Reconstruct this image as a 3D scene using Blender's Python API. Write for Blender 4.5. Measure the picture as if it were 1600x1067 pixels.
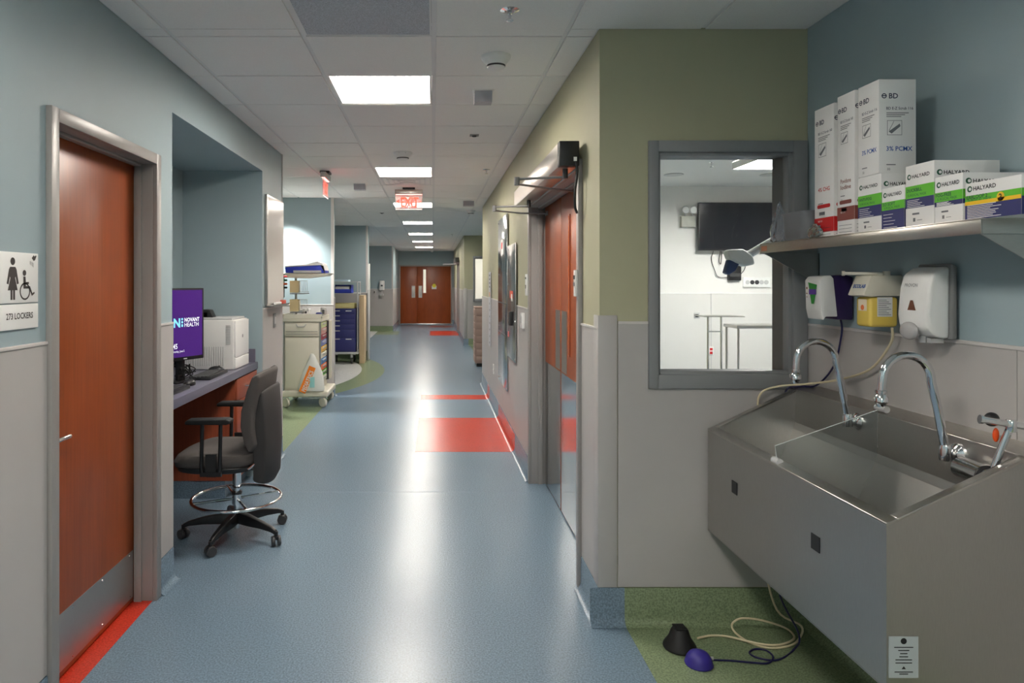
import bpy, bmesh, math, random
from mathutils import Vector, Matrix
random.seed(7)
for _o in list(bpy.data.objects): bpy.data.objects.remove(_o)
SC = bpy.context.scene
COL = SC.collection
# ---------------------------------------------------------------- camera / world / exposure
F = 1066.7; VX, VY = 677.0, 441.0; CH = 1.55        # focal in px, vanishing point, eye height
cam_d = bpy.data.cameras.new('camera'); cam = bpy.data.objects.new('camera', cam_d); COL.objects.link(cam)
cam.location = (0, 0, CH); cam.rotation_euler = (math.pi/2, 0, 0)
cam_d.sensor_width = 36; cam_d.lens = F*36/1600; cam_d.clip_start = 0.05
cam_d.shift_x = (800-VX)/1600; cam_d.shift_y = -(533.5-VY)/1600
SC.camera = cam
SC.view_settings.view_transform = 'Standard'; SC.view_settings.look = 'None'
SC.view_settings.exposure = 1.75; SC.view_settings.gamma = 1
SC.view_settings.use_curve_mapping = False
W = bpy.data.worlds.new('world'); SC.world = W; W.use_nodes = True
W.node_tree.nodes['Background'].inputs[0].default_value = (0.9, 0.95, 1, 1)
W.node_tree.nodes['Background'].inputs[1].default_value = 0.0     # closed interior: all light comes from the fixtures
LAMP = 15.0          # emission of a ceiling panel

def px(x, y, Y): return Vector(((x-VX)/F*Y, Y, CH-(y-VY)/F*Y))
# ---------------------------------------------------------------- materials
def lin(c):
    return tuple((v/255/12.92 if v/255 <= .04045 else ((v/255+.055)/1.055)**2.4) for v in c)
MATS = {}
def mat(name, rgb, rough=.5, metal=0, noise=0, scale=60, stretch=(1,1,1), bump=0, emit=0, alpha=None, trans=0, coat=0, ecol=None, spec=None):
    if name in MATS: return MATS[name]
    m = bpy.data.materials.new(name); m.use_nodes = True
    nt = m.node_tree; b = nt.nodes['Principled BSDF']
    c = lin(rgb); b.inputs['Base Color'].default_value = (*c, 1)
    b.inputs['Roughness'].default_value = rough; b.inputs['Metallic'].default_value = metal
    if spec is not None: b.inputs['Specular IOR Level'].default_value = spec
    if trans: b.inputs['Transmission Weight'].default_value = trans
    if coat: b.inputs['Coat Weight'].default_value = coat; b.inputs['Coat Roughness'].default_value = .12
    if emit:
        b.inputs['Emission Color'].default_value = (*lin(ecol or rgb), 1); b.inputs['Emission Strength'].default_value = emit
    if noise or bump:
        tc = nt.nodes.new('ShaderNodeTexCoord'); mp = nt.nodes.new('ShaderNodeMapping')
        mp.inputs['Scale'].default_value = stretch
        nz = nt.nodes.new('ShaderNodeTexNoise'); nz.inputs['Scale'].default_value = scale; nz.inputs['Detail'].default_value = 4
        nt.links.new(tc.outputs['Object'], mp.inputs['Vector']); nt.links.new(mp.outputs[0], nz.inputs['Vector'])
        if noise:
            r = nt.nodes.new('ShaderNodeValToRGB')
            r.color_ramp.elements[0].position = .3; r.color_ramp.elements[1].position = .7
            r.color_ramp.elements[0].color = (*[v*(1-noise) for v in c], 1)
            r.color_ramp.elements[1].color = (*[min(1, v*(1+noise)) for v in c], 1)
            nt.links.new(nz.outputs[0], r.inputs[0]); nt.links.new(r.outputs[0], b.inputs['Base Color'])
        if bump:
            bp = nt.nodes.new('ShaderNodeBump'); bp.inputs['Strength'].default_value = bump; bp.inputs['Distance'].default_value = .002
            nt.links.new(nz.outputs[0], bp.inputs['Height']); nt.links.new(bp.outputs[0], b.inputs['Normal'])
    MATS[name] = m
    return m
def glassy(name, tint, refl=.5, body=0.0, bodyrgb=(255,255,255), rough=0.02):
    """thin clear sheet: transparent with a Fresnel-weighted gloss and a little diffuse body"""
    if name in MATS: return MATS[name]
    m = bpy.data.materials.new(name); m.use_nodes = True; nt = m.node_tree; nt.nodes.clear()
    out = nt.nodes.new('ShaderNodeOutputMaterial'); tr = nt.nodes.new('ShaderNodeBsdfTransparent')
    tr.inputs[0].default_value = (*lin(tint), 1)
    gl = nt.nodes.new('ShaderNodeBsdfGlossy'); gl.inputs['Roughness'].default_value = rough
    df = nt.nodes.new('ShaderNodeBsdfDiffuse'); df.inputs[0].default_value = (*lin(bodyrgb), 1)
    fr = nt.nodes.new('ShaderNodeFresnel'); fr.inputs[0].default_value = 1.3
    mu = nt.nodes.new('ShaderNodeMath'); mu.operation = 'MULTIPLY'; mu.inputs[1].default_value = refl
    m1 = nt.nodes.new('ShaderNodeMixShader'); m2 = nt.nodes.new('ShaderNodeMixShader')
    m1.inputs[0].default_value = body
    nt.links.new(tr.outputs[0], m1.inputs[1]); nt.links.new(df.outputs[0], m1.inputs[2])
    nt.links.new(fr.outputs[0], mu.inputs[0]); nt.links.new(mu.outputs[0], m2.inputs[0])
    nt.links.new(m1.outputs[0], m2.inputs[1]); nt.links.new(gl.outputs[0], m2.inputs[2])
    nt.links.new(m2.outputs[0], out.inputs[0]); MATS[name] = m
    return m
def wood(name, rgb, rough=.35):
    if name in MATS: return MATS[name]
    m = bpy.data.materials.new(name); m.use_nodes = True; nt = m.node_tree; b = nt.nodes['Principled BSDF']
    b.inputs['Roughness'].default_value = rough
    tc = nt.nodes.new('ShaderNodeTexCoord'); c = lin(rgb); mixn = None
    outs = []
    for st, sc in (((14,14,.5), 5.0), ((1.5,1.5,.7), 3.0)):
        mp = nt.nodes.new('ShaderNodeMapping'); mp.inputs['Scale'].default_value = st
        nz = nt.nodes.new('ShaderNodeTexNoise'); nz.inputs['Scale'].default_value = sc; nz.inputs['Detail'].default_value = 6
        nz.inputs['Distortion'].default_value = .6
        nt.links.new(tc.outputs['Object'], mp.inputs[0]); nt.links.new(mp.outputs[0], nz.inputs['Vector']); outs.append(nz)
    ad = nt.nodes.new('ShaderNodeMath'); ad.operation = 'ADD'
    nt.links.new(outs[0].outputs[0], ad.inputs[0]); nt.links.new(outs[1].outputs[0], ad.inputs[1])
    hf = nt.nodes.new('ShaderNodeMath'); hf.operation = 'MULTIPLY'; hf.inputs[1].default_value = .5
    nt.links.new(ad.outputs[0], hf.inputs[0])
    r = nt.nodes.new('ShaderNodeValToRGB'); r.color_ramp.elements[0].position = .36; r.color_ramp.elements[1].position = .64
    r.color_ramp.elements[0].color = (*[v*.80 for v in c], 1); r.color_ramp.elements[1].color = (*[min(1, v*1.15) for v in c], 1)
    nt.links.new(hf.outputs[0], r.inputs[0]); nt.links.new(r.outputs[0], b.inputs['Base Color'])
    MATS[name] = m
    return m
def vinyl(name, rgb, rough=.27):
    """speckled sheet vinyl with a waxed finish and fine orange-peel relief"""
    if name in MATS: return MATS[name]
    m = bpy.data.materials.new(name); m.use_nodes = True; nt = m.node_tree; b = nt.nodes['Principled BSDF']
    c = lin(rgb); tc = nt.nodes.new('ShaderNodeTexCoord')
    n1 = nt.nodes.new('ShaderNodeTexNoise'); n1.inputs['Scale'].default_value = 130; n1.inputs['Detail'].default_value = 2
    r = nt.nodes.new('ShaderNodeValToRGB'); r.color_ramp.elements[0].position = .34; r.color_ramp.elements[1].position = .66
    r.color_ramp.elements[0].color = (*[v*.74 for v in c], 1); r.color_ramp.elements[1].color = (*[min(1, v*1.22) for v in c], 1)
    nt.links.new(tc.outputs['Object'], n1.inputs['Vector'])
    nt.links.new(n1.outputs[0], r.inputs[0]); nt.links.new(r.outputs[0], b.inputs['Base Color'])
    b.inputs['Roughness'].default_value = rough
    n3 = nt.nodes.new('ShaderNodeTexNoise'); n3.inputs['Scale'].default_value = 45; nt.links.new(tc.outputs['Object'], n3.inputs['Vector'])
    bp = nt.nodes.new('ShaderNodeBump'); bp.inputs['Strength'].default_value = .12; bp.inputs['Distance'].default_value = .002
    nt.links.new(n3.outputs[0], bp.inputs['Height']); nt.links.new(bp.outputs[0], b.inputs['Normal'])
    MATS[name] = m
    return m
M_FLOOR = vinyl('vinyl_blue', (108,128,144)); M_FGREEN = vinyl('vinyl_green', (122,137,106)); M_FRED = vinyl('vinyl_red', (188,52,34)); M_FWHITE = vinyl('vinyl_white', (205,206,204))
M_LGREEN = M_FGREEN
M_BLUE = mat('paint_blue', (152,170,176), .55, noise=.02, scale=3); M_GREEN = mat('paint_green', (172,170,142), .55, noise=.02, scale=3)
M_WHITEW = mat('paint_white', (226,224,220), .55); M_PANEL = mat('wainscot_vinyl', (176,173,171), .42, noise=.015, scale=4)
M_TRIM = mat('wainscot_cap', (204,200,197), .4)
M_TILE = mat('ceiling_tile', (240,239,237), .9, noise=.03, scale=220, bump=.25); M_TEE = mat('ceiling_tee', (228,228,228), .5)
M_DARK = mat('dark_void', (30,30,32), .9)
M_WOOD = wood('cherry_wood', (150,70,26)); M_WOOD2 = wood('cherry_laminate', (150,74,48), .4)
M_FRAME = mat('frame_grey', (152,149,146), .38, metal=.15); M_WFRAME = mat('window_frame_grey', (134,136,138), .45)
M_STEEL = mat('brushed_steel', (196,192,186), .3, metal=1, noise=.06, scale=40, stretch=(1,1,30)); M_STEEL2 = mat('satin_steel', (188,185,181), .36, metal=1, noise=.05, scale=40, stretch=(30,30,1))
M_MIRROR = mat('mirror_steel', (205,205,205), .12, metal=1); M_CHROME = mat('chrome', (225,226,228), .07, metal=1)
M_BLACK = mat('black_plastic', (26,26,28), .4); M_RUBBER = mat('black_rubber', (20,20,21), .6); M_DGREY = mat('dark_grey_plastic', (58,58,60), .45)
M_GREY = mat('grey_plastic', (128,128,128), .45); M_LGREY = mat('light_grey_plastic', (188,188,188), .42); M_WHITE = mat('white_plastic', (232,232,230), .35)
M_CARD = mat('white_card', (228,227,225), .6); M_INK = mat('black_ink', (22,24,28), .7); M_INKG = mat('grey_ink', (110,112,116), .7)
M_FABRIC = mat('charcoal_fabric', (80,75,73), .85, noise=.12, scale=400, bump=.3)
M_CLEAR = glassy('clear_acrylic', (240,244,244), .8, .03); M_GLASS = glassy('window_glass', (248,250,250), .7, .0)
M_LIGHT = mat('lamp_panel', (255,250,242), .5, emit=LAMP, ecol=(255,248,238))
M_NAVY = mat('navy_paint', (38,42,110), .4); M_PURPLE = mat('purple_plastic', (42,26,74), .35)
M_CREAM = mat('cream_plastic', (214,209,194), .4)

# ---------------------------------------------------------------- mesh builder
OFF = {}
TXT = {}
def text_mesh(s, bold=0):
    k = (s, bold)
    if k in TXT: return TXT[k]
    cu = bpy.data.curves.new('t', 'FONT'); cu.body = s; cu.size = 1; cu.offset = bold; cu.resolution_u = 2
    o = bpy.data.objects.new('t', cu); COL.objects.link(o)
    me = bpy.data.meshes.new_from_object(o.evaluated_get(bpy.context.evaluated_depsgraph_get()))
    vs = [(v.co.x, v.co.y) for v in me.vertices]; fs = [tuple(p.vertices) for p in me.polygons]
    bpy.data.objects.remove(o); bpy.data.curves.remove(cu); bpy.data.meshes.remove(me)
    TXT[k] = (vs, fs)
    return TXT[k]
class MB:
    def __init__(s): s.v = []; s.f = []
    def add(s, vs, fs):
        n = len(s.v); s.v += [Vector(p) for p in vs]; s.f += [tuple(i+n for i in f) for f in fs]; return s
    def box(s, x0, x1, y0, y1, z0, z1):
        x0, x1 = sorted((x0, x1)); y0, y1 = sorted((y0, y1)); z0, z1 = sorted((z0, z1))
        return s.add([(x0,y0,z0),(x1,y0,z0),(x1,y1,z0),(x0,y1,z0),(x0,y0,z1),(x1,y0,z1),(x1,y1,z1),(x0,y1,z1)],
            [(0,3,2,1),(4,5,6,7),(0,1,5,4),(1,2,6,5),(2,3,7,6),(3,0,4,7)])
    def cbox(s, c, d): return s.box(c[0]-d[0]/2, c[0]+d[0]/2, c[1]-d[1]/2, c[1]+d[1]/2, c[2]-d[2]/2, c[2]+d[2]/2)
    def loft(s, rings, caps=True, closed=False):
        n = len(rings[0]); vs = [p for r in rings for p in r]; fs = []
        m = len(rings)
        for i in range(m if closed else m-1):
            a = i*n; b = ((i+1) % m)*n
            for j in range(n):
                k = (j+1) % n; fs.append((a+j, a+k, b+k, b+j))
        if caps and not closed: fs += [tuple(range(n))[::-1], tuple(range((m-1)*n, m*n))]
        return s.add(vs, fs)
    def cyl(s, p0, p1, r0, r1=None, n=16):
        return s.tube([p0, p1], [r0, r0 if r1 is None else r1], n)
    def tube(s, pts, r, n=10, closed=False):
        pts = [Vector(p) for p in pts]; m = len(pts); rr = r if isinstance(r, (list, tuple)) else [r]*m
        rings = []; up = None
        for i, p in enumerate(pts):
            if closed: t = pts[(i+1) % m]-pts[i-1]
            else: t = pts[min(i+1, m-1)]-pts[max(i-1, 0)]
            t.normalize()
            if up is None:
                up = Vector((0,0,1)) if abs(t.z) < .9 else Vector((1,0,0))
            a = t.cross(up)
            if a.length < 1e-5: a = t.cross(Vector((0,1,0)))
            a.normalize(); b = a.cross(t); b.normalize(); up = b
            rings.append([p+a*(rr[i]*math.cos(q))+b*(rr[i]*math.sin(q)) for q in [2*math.pi*j/n for j in range(n)]])
        return s.loft(rings, not closed, closed)
    def lathe(s, prof, c=(0,0,0), ax=(0,0,1), n=24):
        c = Vector(c); q = Vector((0,0,1)).rotation_difference(Vector(ax).normalized())
        rings = [[c+q @ Vector((max(r, 1e-4)*math.cos(a), max(r, 1e-4)*math.sin(a), h)) for a in [2*math.pi*j/n for j in range(n)]] for r, h in prof]
        return s.loft(rings)
    def prism(s, poly, axis, a, b):
        def P(u, v, w): return {'x': (w,u,v), 'y': (u,w,v), 'z': (u,v,w)}[axis]
        return s.loft([[P(u, v, a) for u, v in poly], [P(u, v, b) for u, v in poly]])
    def ell(s, c, r, n=16, m=10):
        c = Vector(c); rings = []
        for i in range(m+1):
            t = -math.pi/2+math.pi*i/m; rr = max(math.cos(t), 1e-3)
            rings.append([c+Vector((r[0]*rr*math.cos(a), r[1]*rr*math.sin(a), r[2]*math.sin(t))) for a in [2*math.pi*j/n for j in range(n)]])
        return s.loft(rings)
    def quad(s, o, u, v, u0, u1, v0, v1):
        o = Vector(o); u = Vector(u); v = Vector(v)
        return s.add([o+u*u0+v*v0, o+u*u1+v*v0, o+u*u1+v*v1, o+u*u0+v*v1], [(0,1,2,3)])
    def poly(s, o, u, v, pts):
        o = Vector(o); u = Vector(u); v = Vector(v)
        return s.add([o+u*a+v*b for a, b in pts], [tuple(range(len(pts)))])
    def disc(s, o, u, v, cx, cy, r, n=20, r2=None):
        if r2: 
            pts = [(cx+q*math.cos(2*math.pi*j/n), cy+q*math.sin(2*math.pi*j/n)) for j in range(n) for q in (r, r2)]
            o = Vector(o); u = Vector(u); v = Vector(v)
            return s.add([o+u*a+v*b for a, b in pts], [(2*j, 2*((j+1) % n), 2*((j+1) % n)+1, 2*j+1) for j in range(n)])
        return s.poly(o, u, v, [(cx+r*math.cos(2*math.pi*j/n), cy+r*math.sin(2*math.pi*j/n)) for j in range(n)])
    def text(s, st, o, u, v, x, y, size, width=None, bold=0.0, center=False):
        vs, fs = text_mesh(st, bold)
        if not vs: return s
        x0 = min(p[0] for p in vs); x1 = max(p[0] for p in vs)
        sx = (width/(x1-x0)) if width else size
        sh = -x0*sx - ((x1-x0)*sx/2 if center else 0)
        o = Vector(o); u = Vector(u); v = Vector(v)
        return s.add([o+u*(x+a*sx+sh)+v*(y+b*size) for a, b in vs], fs)
    def build(s, name, m, parent=None, bev=0, seg=2, smooth=False, stuff=False):
        off = OFF.get(parent.name, Vector((0,0,0))) if parent else Vector((0,0,0))
        me = bpy.data.meshes.new(name); me.from_pydata([tuple(p-off) for p in s.v], [], s.f)
        me.materials.append(m)
        bm = bmesh.new(); bm.from_mesh(me); bmesh.ops.recalc_face_normals(bm, faces=bm.faces)
        if bev: 
            es = [e for e in bm.edges if len(e.link_faces) == 2 and e.calc_face_angle(0) > .6]
            bmesh.ops.bevel(bm, geom=es, offset=bev, segments=seg, profile=.5, affect='EDGES', clamp_overlap=True)
        bm.to_mesh(me); bm.free()
        if smooth or bev:
            me.shade_smooth(); me.set_sharp_from_angle(angle=math.radians(42))
        o = bpy.data.objects.new(name, me); COL.objects.link(o)
        if parent: o.parent = parent
        OFF[o.name] = off
        if stuff: o['kind'] = 'stuff'
        return o
def pr(o, u, v, name, m, parent, fn):
    """flat print on a face: fn(mb) draws in the face's own u,v metres"""
    b = MB(); fn(b); return b.build(name, m, parent)
def tag(o, label, cat, group=None, kind=None):
    o['label'] = label; o['category'] = cat
    if group: o['group'] = group
    if kind: o['kind'] = kind
    return o
def thing(name, label, cat, loc=(0,0,0), rz=0, group=None, world=True, kind=None):
    o = bpy.data.objects.new(name, None); COL.objects.link(o); o.location = loc; o.rotation_euler = (0,0,rz)
    o.empty_display_size = .1
    OFF[o.name] = Vector(loc) if world else Vector((0,0,0))
    return tag(o, label, cat, group, kind)
def dup(o, loc, label=None, rz=None):
    c = o.copy(); COL.objects.link(c); c.location = loc; OFF[c.name] = Vector((0,0,0))
    if rz is not None: c.rotation_euler = (0,0,rz)
    if label: c['label'] = label
    for ch in o.children:
        d = ch.copy(); COL.objects.link(d); d.parent = c
        for g in ch.children:
            e = g.copy(); COL.objects.link(e); e.parent = d
    return c
def struct(name, mb, m, label, cat, **k):
    return tag(mb.build(name, m, None, **k), label, cat, kind='structure')
EX, EY, EZ = Vector((1,0,0)), Vector((0,1,0)), Vector((0,0,1))
# ================================================================= SETTING
XL, XR, XB, YG, ZC = -1.366, .755, 1.70, 3.10, 2.705
ZTOP = 2.80
# ---- floor and its coloured inlays
floor = struct('floor', MB().box(-4.2, 6.8, -2.6, 25.4, -.1, 0), M_FLOOR, 'blue speckled sheet vinyl floor of the corridor', 'floor')
def inlay(name, pts, m, z=.0012):
    MB().prism(pts, 'z', -.0005, z).build(name, m, floor)
def rect(x0, x1, y0, y1): return [(x0,y0),(x1,y0),(x1,y1),(x0,y1)]
inlay('red_inlay', rect(-1.50, XL, 2.44, 3.34), M_FRED)
for y0, y1 in ((6.24, 7.80), (9.04, 9.39), (19.9, 21.7), (23.6, 24.0)): inlay('red_inlay', rect(-.165 if y0 < 15 else -.1, XR-.005, y0, y1), M_FRED)
inlay('green_inlay', rect(.866, XB, -2.5, YG), M_FGREEN)
inlay('lime_inlay', rect(-4, -1.37, 6.15, 9.26), M_LGREEN)
inlay('lime_inlay', rect(.90, 3.2, 14.2, 16.9), M_FGREEN)
def arc(r, y0, y1, c=(-5.8, 11.7)):
    n = 24; ys = [y0+(y1-y0)*i/n for i in range(n+1)]
    return [(-4.0, y0)]+[(c[0]+math.sqrt(max(r*r-(y-c[1])**2, 0)), y) for y in ys]+[(-4.0, y1)]
inlay('lime_inlay', arc(4.95, 9.4, 13.8), M_LGREEN)
inlay('white_inlay', arc(4.55, 10.1, 13.3), M_FWHITE, .0024)
inlay('lime_inlay', rect(-2.2, -1.05, 20.2, 21.6), M_LGREEN); inlay('white_inlay', rect(-4, -1.75, 18.5, 21.55), M_FWHITE, .0024)
seam = MB().box(-1.36, .75, 5.045, 5.048, 0, .0006).build('weld_seam', mat('seam', (100,122,140), .4), floor)
# ---- walls -------------------------------------------------------------------------
def wseg(mb, *b): mb.box(*b)
wl = MB()
wl.box(XL-.15, XL, -2.5, 2.424, 0, ZTOP).box(XL-.15, XL, 3.351, 3.571, 0, ZTOP).box(XL-.15, XL, 2.424, 3.351, 2.155, ZTOP)
wl.box(XL-.15, XL, 3.571, 5.457, 2.44, ZTOP).box(XL-.15, XL, 5.457, 6.148, 0, ZTOP)
wl.box(-4.15, XL-.15, 6.0, 6.148, 0, ZTOP)
# niche for the desk
wl.box(-2.155, -2.005, 3.42, 5.607, 0, 2.44).box(-2.005, XL-.15, 3.421, 3.571, 0, 2.44).box(-2.005, XL-.15, 5.457, 5.607, 0, 2.44)
wl.box(-2.155, XL-.15, 3.421, 5.607, 2.44, 2.5)
wall_left = struct('wall_left', wl, M_BLUE, 'slate blue painted left corridor wall with desk niche', 'wall')
wall_bay = struct('wall_bay', MB().box(-4.15, -4.0, 6.148, 25.35, 0, ZTOP), M_BLUE, 'blue wall at the back of the cart bays', 'wall')
wall_p1 = struct('wall_partition_1', MB().box(-4, -1.354, 9.26, 9.37, 0, ZTOP), M_BLUE, 'blue stub wall behind the cream cart, lit by a downlight', 'wall')
wall_p2 = struct('wall_partition_2', MB().box(-4, -1.33, 13.84, 14.12, 0, ZTOP), M_BLUE, 'blue stub wall behind the navy drawer cart', 'wall')
wall_p3 = struct('wall_partition_3', MB().box(-4, -1.28, 21.6, 25.2, 0, ZTOP), M_BLUE, 'blue wall block with soap dispenser beside the far doors', 'wall')
wall_far = struct('wall_far', MB().box(-1.28, -1.248, 25.2, 25.35, 0, ZTOP).box(.68, .9, 25.2, 25.35, 0, ZTOP).box(-1.248, .68, 25.2, 25.35, 2.17, ZTOP),
    M_BLUE, 'blue end wall of the corridor around the double doors', 'wall')
wr = MB()
wr.box(XR, XR+.15, YG+.15, 3.47, 0, ZTOP).box(XR, XR+.15, 5.28, 10.46, 0, ZTOP).box(XR, XR+.15, 3.47, 5.28, 2.155, ZTOP)
wr.box(XR+.15, 3.35, 10.31, 10.46, 0, ZTOP)
wr.box(XR, XR+.15, 16.9, 19.5, 0, ZTOP).box(XR, XR+.15, 21.3, 25.2, 0, ZTOP).box(XR, XR+.15, 19.5, 21.3, 2.155, ZTOP)
wall_right = struct('wall_right', wr, M_GREEN, 'olive green painted right corridor wall', 'wall')
WX0, WX1, WZ0, WZ1 = .985, 1.680, 1.085, 2.175
def green_front(y, name, label, xe):
    b = MB().box(XR, WX0, y, y+.15, 0, ZTOP).box(WX1, xe, y, y+.15, 0, ZTOP).box(WX0, WX1, y, y+.15, WZ1, ZTOP).box(WX0, WX1, y, y+.15, 0, WZ0)
    return struct(name, b, M_GREEN, label, 'wall')
wall_green = green_front(YG, 'wall_scrub', 'olive green wall with the observation window above the scrub sink', XB)
wall_green2 = green_front(16.75, 'wall_scrub_far', 'distant olive green wall with a grey framed window', 3.2)
wall_blue = struct('wall_right_bay', MB().box(XB, XB+.15, -2.5, YG+.15, 0, ZTOP), M_BLUE, 'blue painted wall behind the scrub sink and shelf', 'wall')
wall_bay2 = struct('wall_right_recess', MB().box(3.2, 3.35, 10.46, 20.2, 0, ZTOP), M_BLUE, 'wall at the back of the far right recess', 'wall')
wall_back = struct('wall_back', MB().box(-1.52, 1.85, -2.65, -2.5, 0, ZTOP), M_BLUE, 'blue wall closing the corridor behind the viewpoint', 'wall')
# operating room shell behind the window
orw = MB().box(.905, 6.65, 9.9, 10.05, 0, 2.98).box(6.5, 6.65, 3.25, 9.9, 0, 2.98).box(XB+.15, 6.65, 3.10, 3.25, 0, 2.98).box(.905, 6.65, 3.2, 10.05, 2.94, 3.02)
wall_or = struct('wall_operating_room', orw, M_WHITEW, 'white walls and ceiling of the operating room behind glass', 'wall')
MB().box(.91, 6.5, 9.888, 9.9, 0, 1.39).build('wainscot_panel', mat('or_panel', (214,212,208), .4), wall_or)
MB().box(.91, 6.5, 9.882, 9.9, 1.385, 1.40).build('wainscot_cap', M_WHITE, wall_or)
MB().box(4.02, 4.03, 9.884, 9.9, 0, 1.385).build('panel_joint', M_LGREY, wall_or)
sr = MB().box(.905, 3.2, 20.05, 20.2, 0, ZTOP)
wall_or2 = struct('wall_far_room', sr, M_WHITEW, 'white wall of the room seen through the distant window', 'wall')
# ---- wainscot panels, caps and coved base -----------------------------------------
def band(parent, ax, pos, sg, a0, a1, ztop, base=M_FLOOR, bot=.165, panels=True):
    def bx(a, b, z0, z1, t):
        lo, hi = sorted((pos, pos+sg*t))
        return MB().box(lo, hi, a, b, z0, z1) if ax == 'x' else MB().box(a, b, lo, hi, z0, z1)
    if panels:
        n = max(1, math.ceil((a1-a0)/1.25-.05)); w = (a1-a0)/n
        for i in range(n):
            bx(a0+i*w+.001, a0+(i+1)*w-.001, bot+.005, ztop-.012, .007).build('wainscot_panel', M_PANEL, parent)
        bx(a0, a1, ztop-.012, ztop, .011).build('wainscot_cap', M_TRIM, parent, bev=.002)
    # coved base: thin upstand plus a swept fillet onto the floor
    prof = [(0, .002), (.045, .002), (.03, .006), (.018, .016), (.011, .034), (.009, bot-.003), (.007, bot), (0, bot)]
    P = [(pos+sg*u, v) for u, v in prof]
    (MB().prism(P, 'y', a0, a1) if ax == 'x' else MB().prism(P, 'x', a0, a1)).build('cove_base', base, parent, smooth=True)
WLZ, WRZ = 1.343, 1.365
band(wall_left, 'x', XL, 1, -2.5, 2.403, WLZ); band(wall_left, 'x', XL, 1, 3.372, 3.571, WLZ); band(wall_left, 'x', XL, 1, 5.457, 6.148, WLZ)
band(wall_p1, 'y', 9.26, -1, -4, -1.354, 1.25); band(wall_p1, 'x', -1.354, 1, 9.26, 9.37, 1.343)
band(wall_p2, 'y', 13.84, -1, -4, -1.33, 1.343, M_FGREEN); band(wall_p2, 'x', -1.33, 1, 13.84, 14.12, 1.343)
band(wall_p3, 'y', 21.6, -1, -4, -1.28, 1.343, M_FGREEN); band(wall_p3, 'x', -1.28, 1, 21.6, 25.2, 1.343)
band(wall_far, 'y', 25.2, -1, .70, .755, 1.343)
band(wall_right, 'x', XR, -1, YG, 3.448, WRZ-.02); band(wall_right, 'x', XR, -1, 5.302, 10.46, WRZ-.02)
band(wall_right, 'x', XR, -1, 16.75, 19.45, WRZ); band(wall_right, 'x', XR, -1, 21.35, 25.2, WRZ)
for q0, q1 in ((6.24, 7.80), (9.04, 9.39)):
    MB().prism([(XR-u, v) for u, v in [(0,.003),(.047,.003),(.032,.008),(.020,.018),(.013,.036),(.0105,.158),(0,.158)]], 'y', q0, q1).build('red_cove_base', M_FRED, wall_right, smooth=True)
band(wall_blue, 'x', XB, -1, -2.5, YG, WRZ, M_FGREEN)
# green wall: panel left of, and under, the window
for w, y in ((wall_green, YG), (wall_green2, 16.75)):
    xe = XB if y == YG else 3.2
    MB().box(XR+.082, WX0-.012, y-.007, y, .17, WRZ-.004).box(WX0-.012, WX1+.012, y-.007, y, .17, WZ0-.018).build('wainscot_panel', M_PANEL, w)
    MB().box(XR+.082, WX0-.012, y-.011, y, WRZ-.004, WRZ+.008).build('wainscot_cap', M_TRIM, w)
    MB().box(WX1+.012, xe, y-.007, y, .17, WRZ-.004).build('wainscot_panel', M_PANEL, w)
    band(w, 'y', y, -1, XR-.045 if y == YG else XR, .866, 0, M_FLOOR, panels=False); band(w, 'y', y, -1, .866, xe, 0, M_FGREEN, panels=False)
    g = MB().prism([(XR-.010, y-.010), (XR+.078, y-.010), (XR+.078, y-.0005), (XR-.0005, y-.0005), (XR-.0005, y+.075), (XR-.010, y+.075)], 'z', .168, 1.40)
    g.build('corner_guard', M_PANEL, w, bev=.003)
for x, y0, w in ((XL, 6.148, wall_left), (-1.354, 9.26, wall_p1), (-1.33, 13.84, wall_p2), (-1.28, 21.6, wall_p3)):
    if w is wall_left: MB().box(x-.03, x+.009, y0, y0+.004, .17, ZC).build('corner_guard', M_TRIM, w)
    else: MB().box(x-.035, x+.004, y0-.004, y0, .17, ZC).box(x, x+.004, y0, y0+.03, .17, ZC).build('corner_guard', M_TRIM, w)
# ---- ceiling: slab, tees, individual lay-in tiles -----------------------------------
ceiling = struct('ceiling', MB().box(-4.15, .905, -2.65, 25.35, ZTOP, ZTOP+.1).box(.905, 1.85, -2.65, 3.2, ZTOP, ZTOP+.1).box(.905, 3.35, 10.05, 25.35, ZTOP, ZTOP+.1), M_DGREY, 'suspended ceiling of square white lay-in tiles', 'ceiling')
G = .6096; ROW0 = 3.19
LIGHT_ROWS = [-9, -4, 1, 6, 11, 16, 21, 26, 31]
cols = [i*G+.003 for i in range(-7, 7)]
rows = [ROW0+k*G for k in range(-10, 38)]
def extent(y):
    lo, hi = XL, XR
    if 6.148 < y < 9.26 or 9.37 < y < 13.84 or 14.12 < y < 21.6: lo = -4.0
    if y < YG: hi = XB
    if 10.46 < y < 16.75: hi = 3.2
    return lo, hi
brk = sorted(set(rows+[-2.5, YG, 6.148, 9.26, 9.37, 10.46, 13.84, 14.12, 16.75, 21.6, 25.2]))
brk = [b for b in brk if -2.5 <= b <= 25.2]
GRILLE = [(-1, -1)]
light_cells = {(-1, k) for k in LIGHT_ROWS}
tile_mesh = {}
tees = MB(); cross = MB(); plain = MB()
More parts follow.
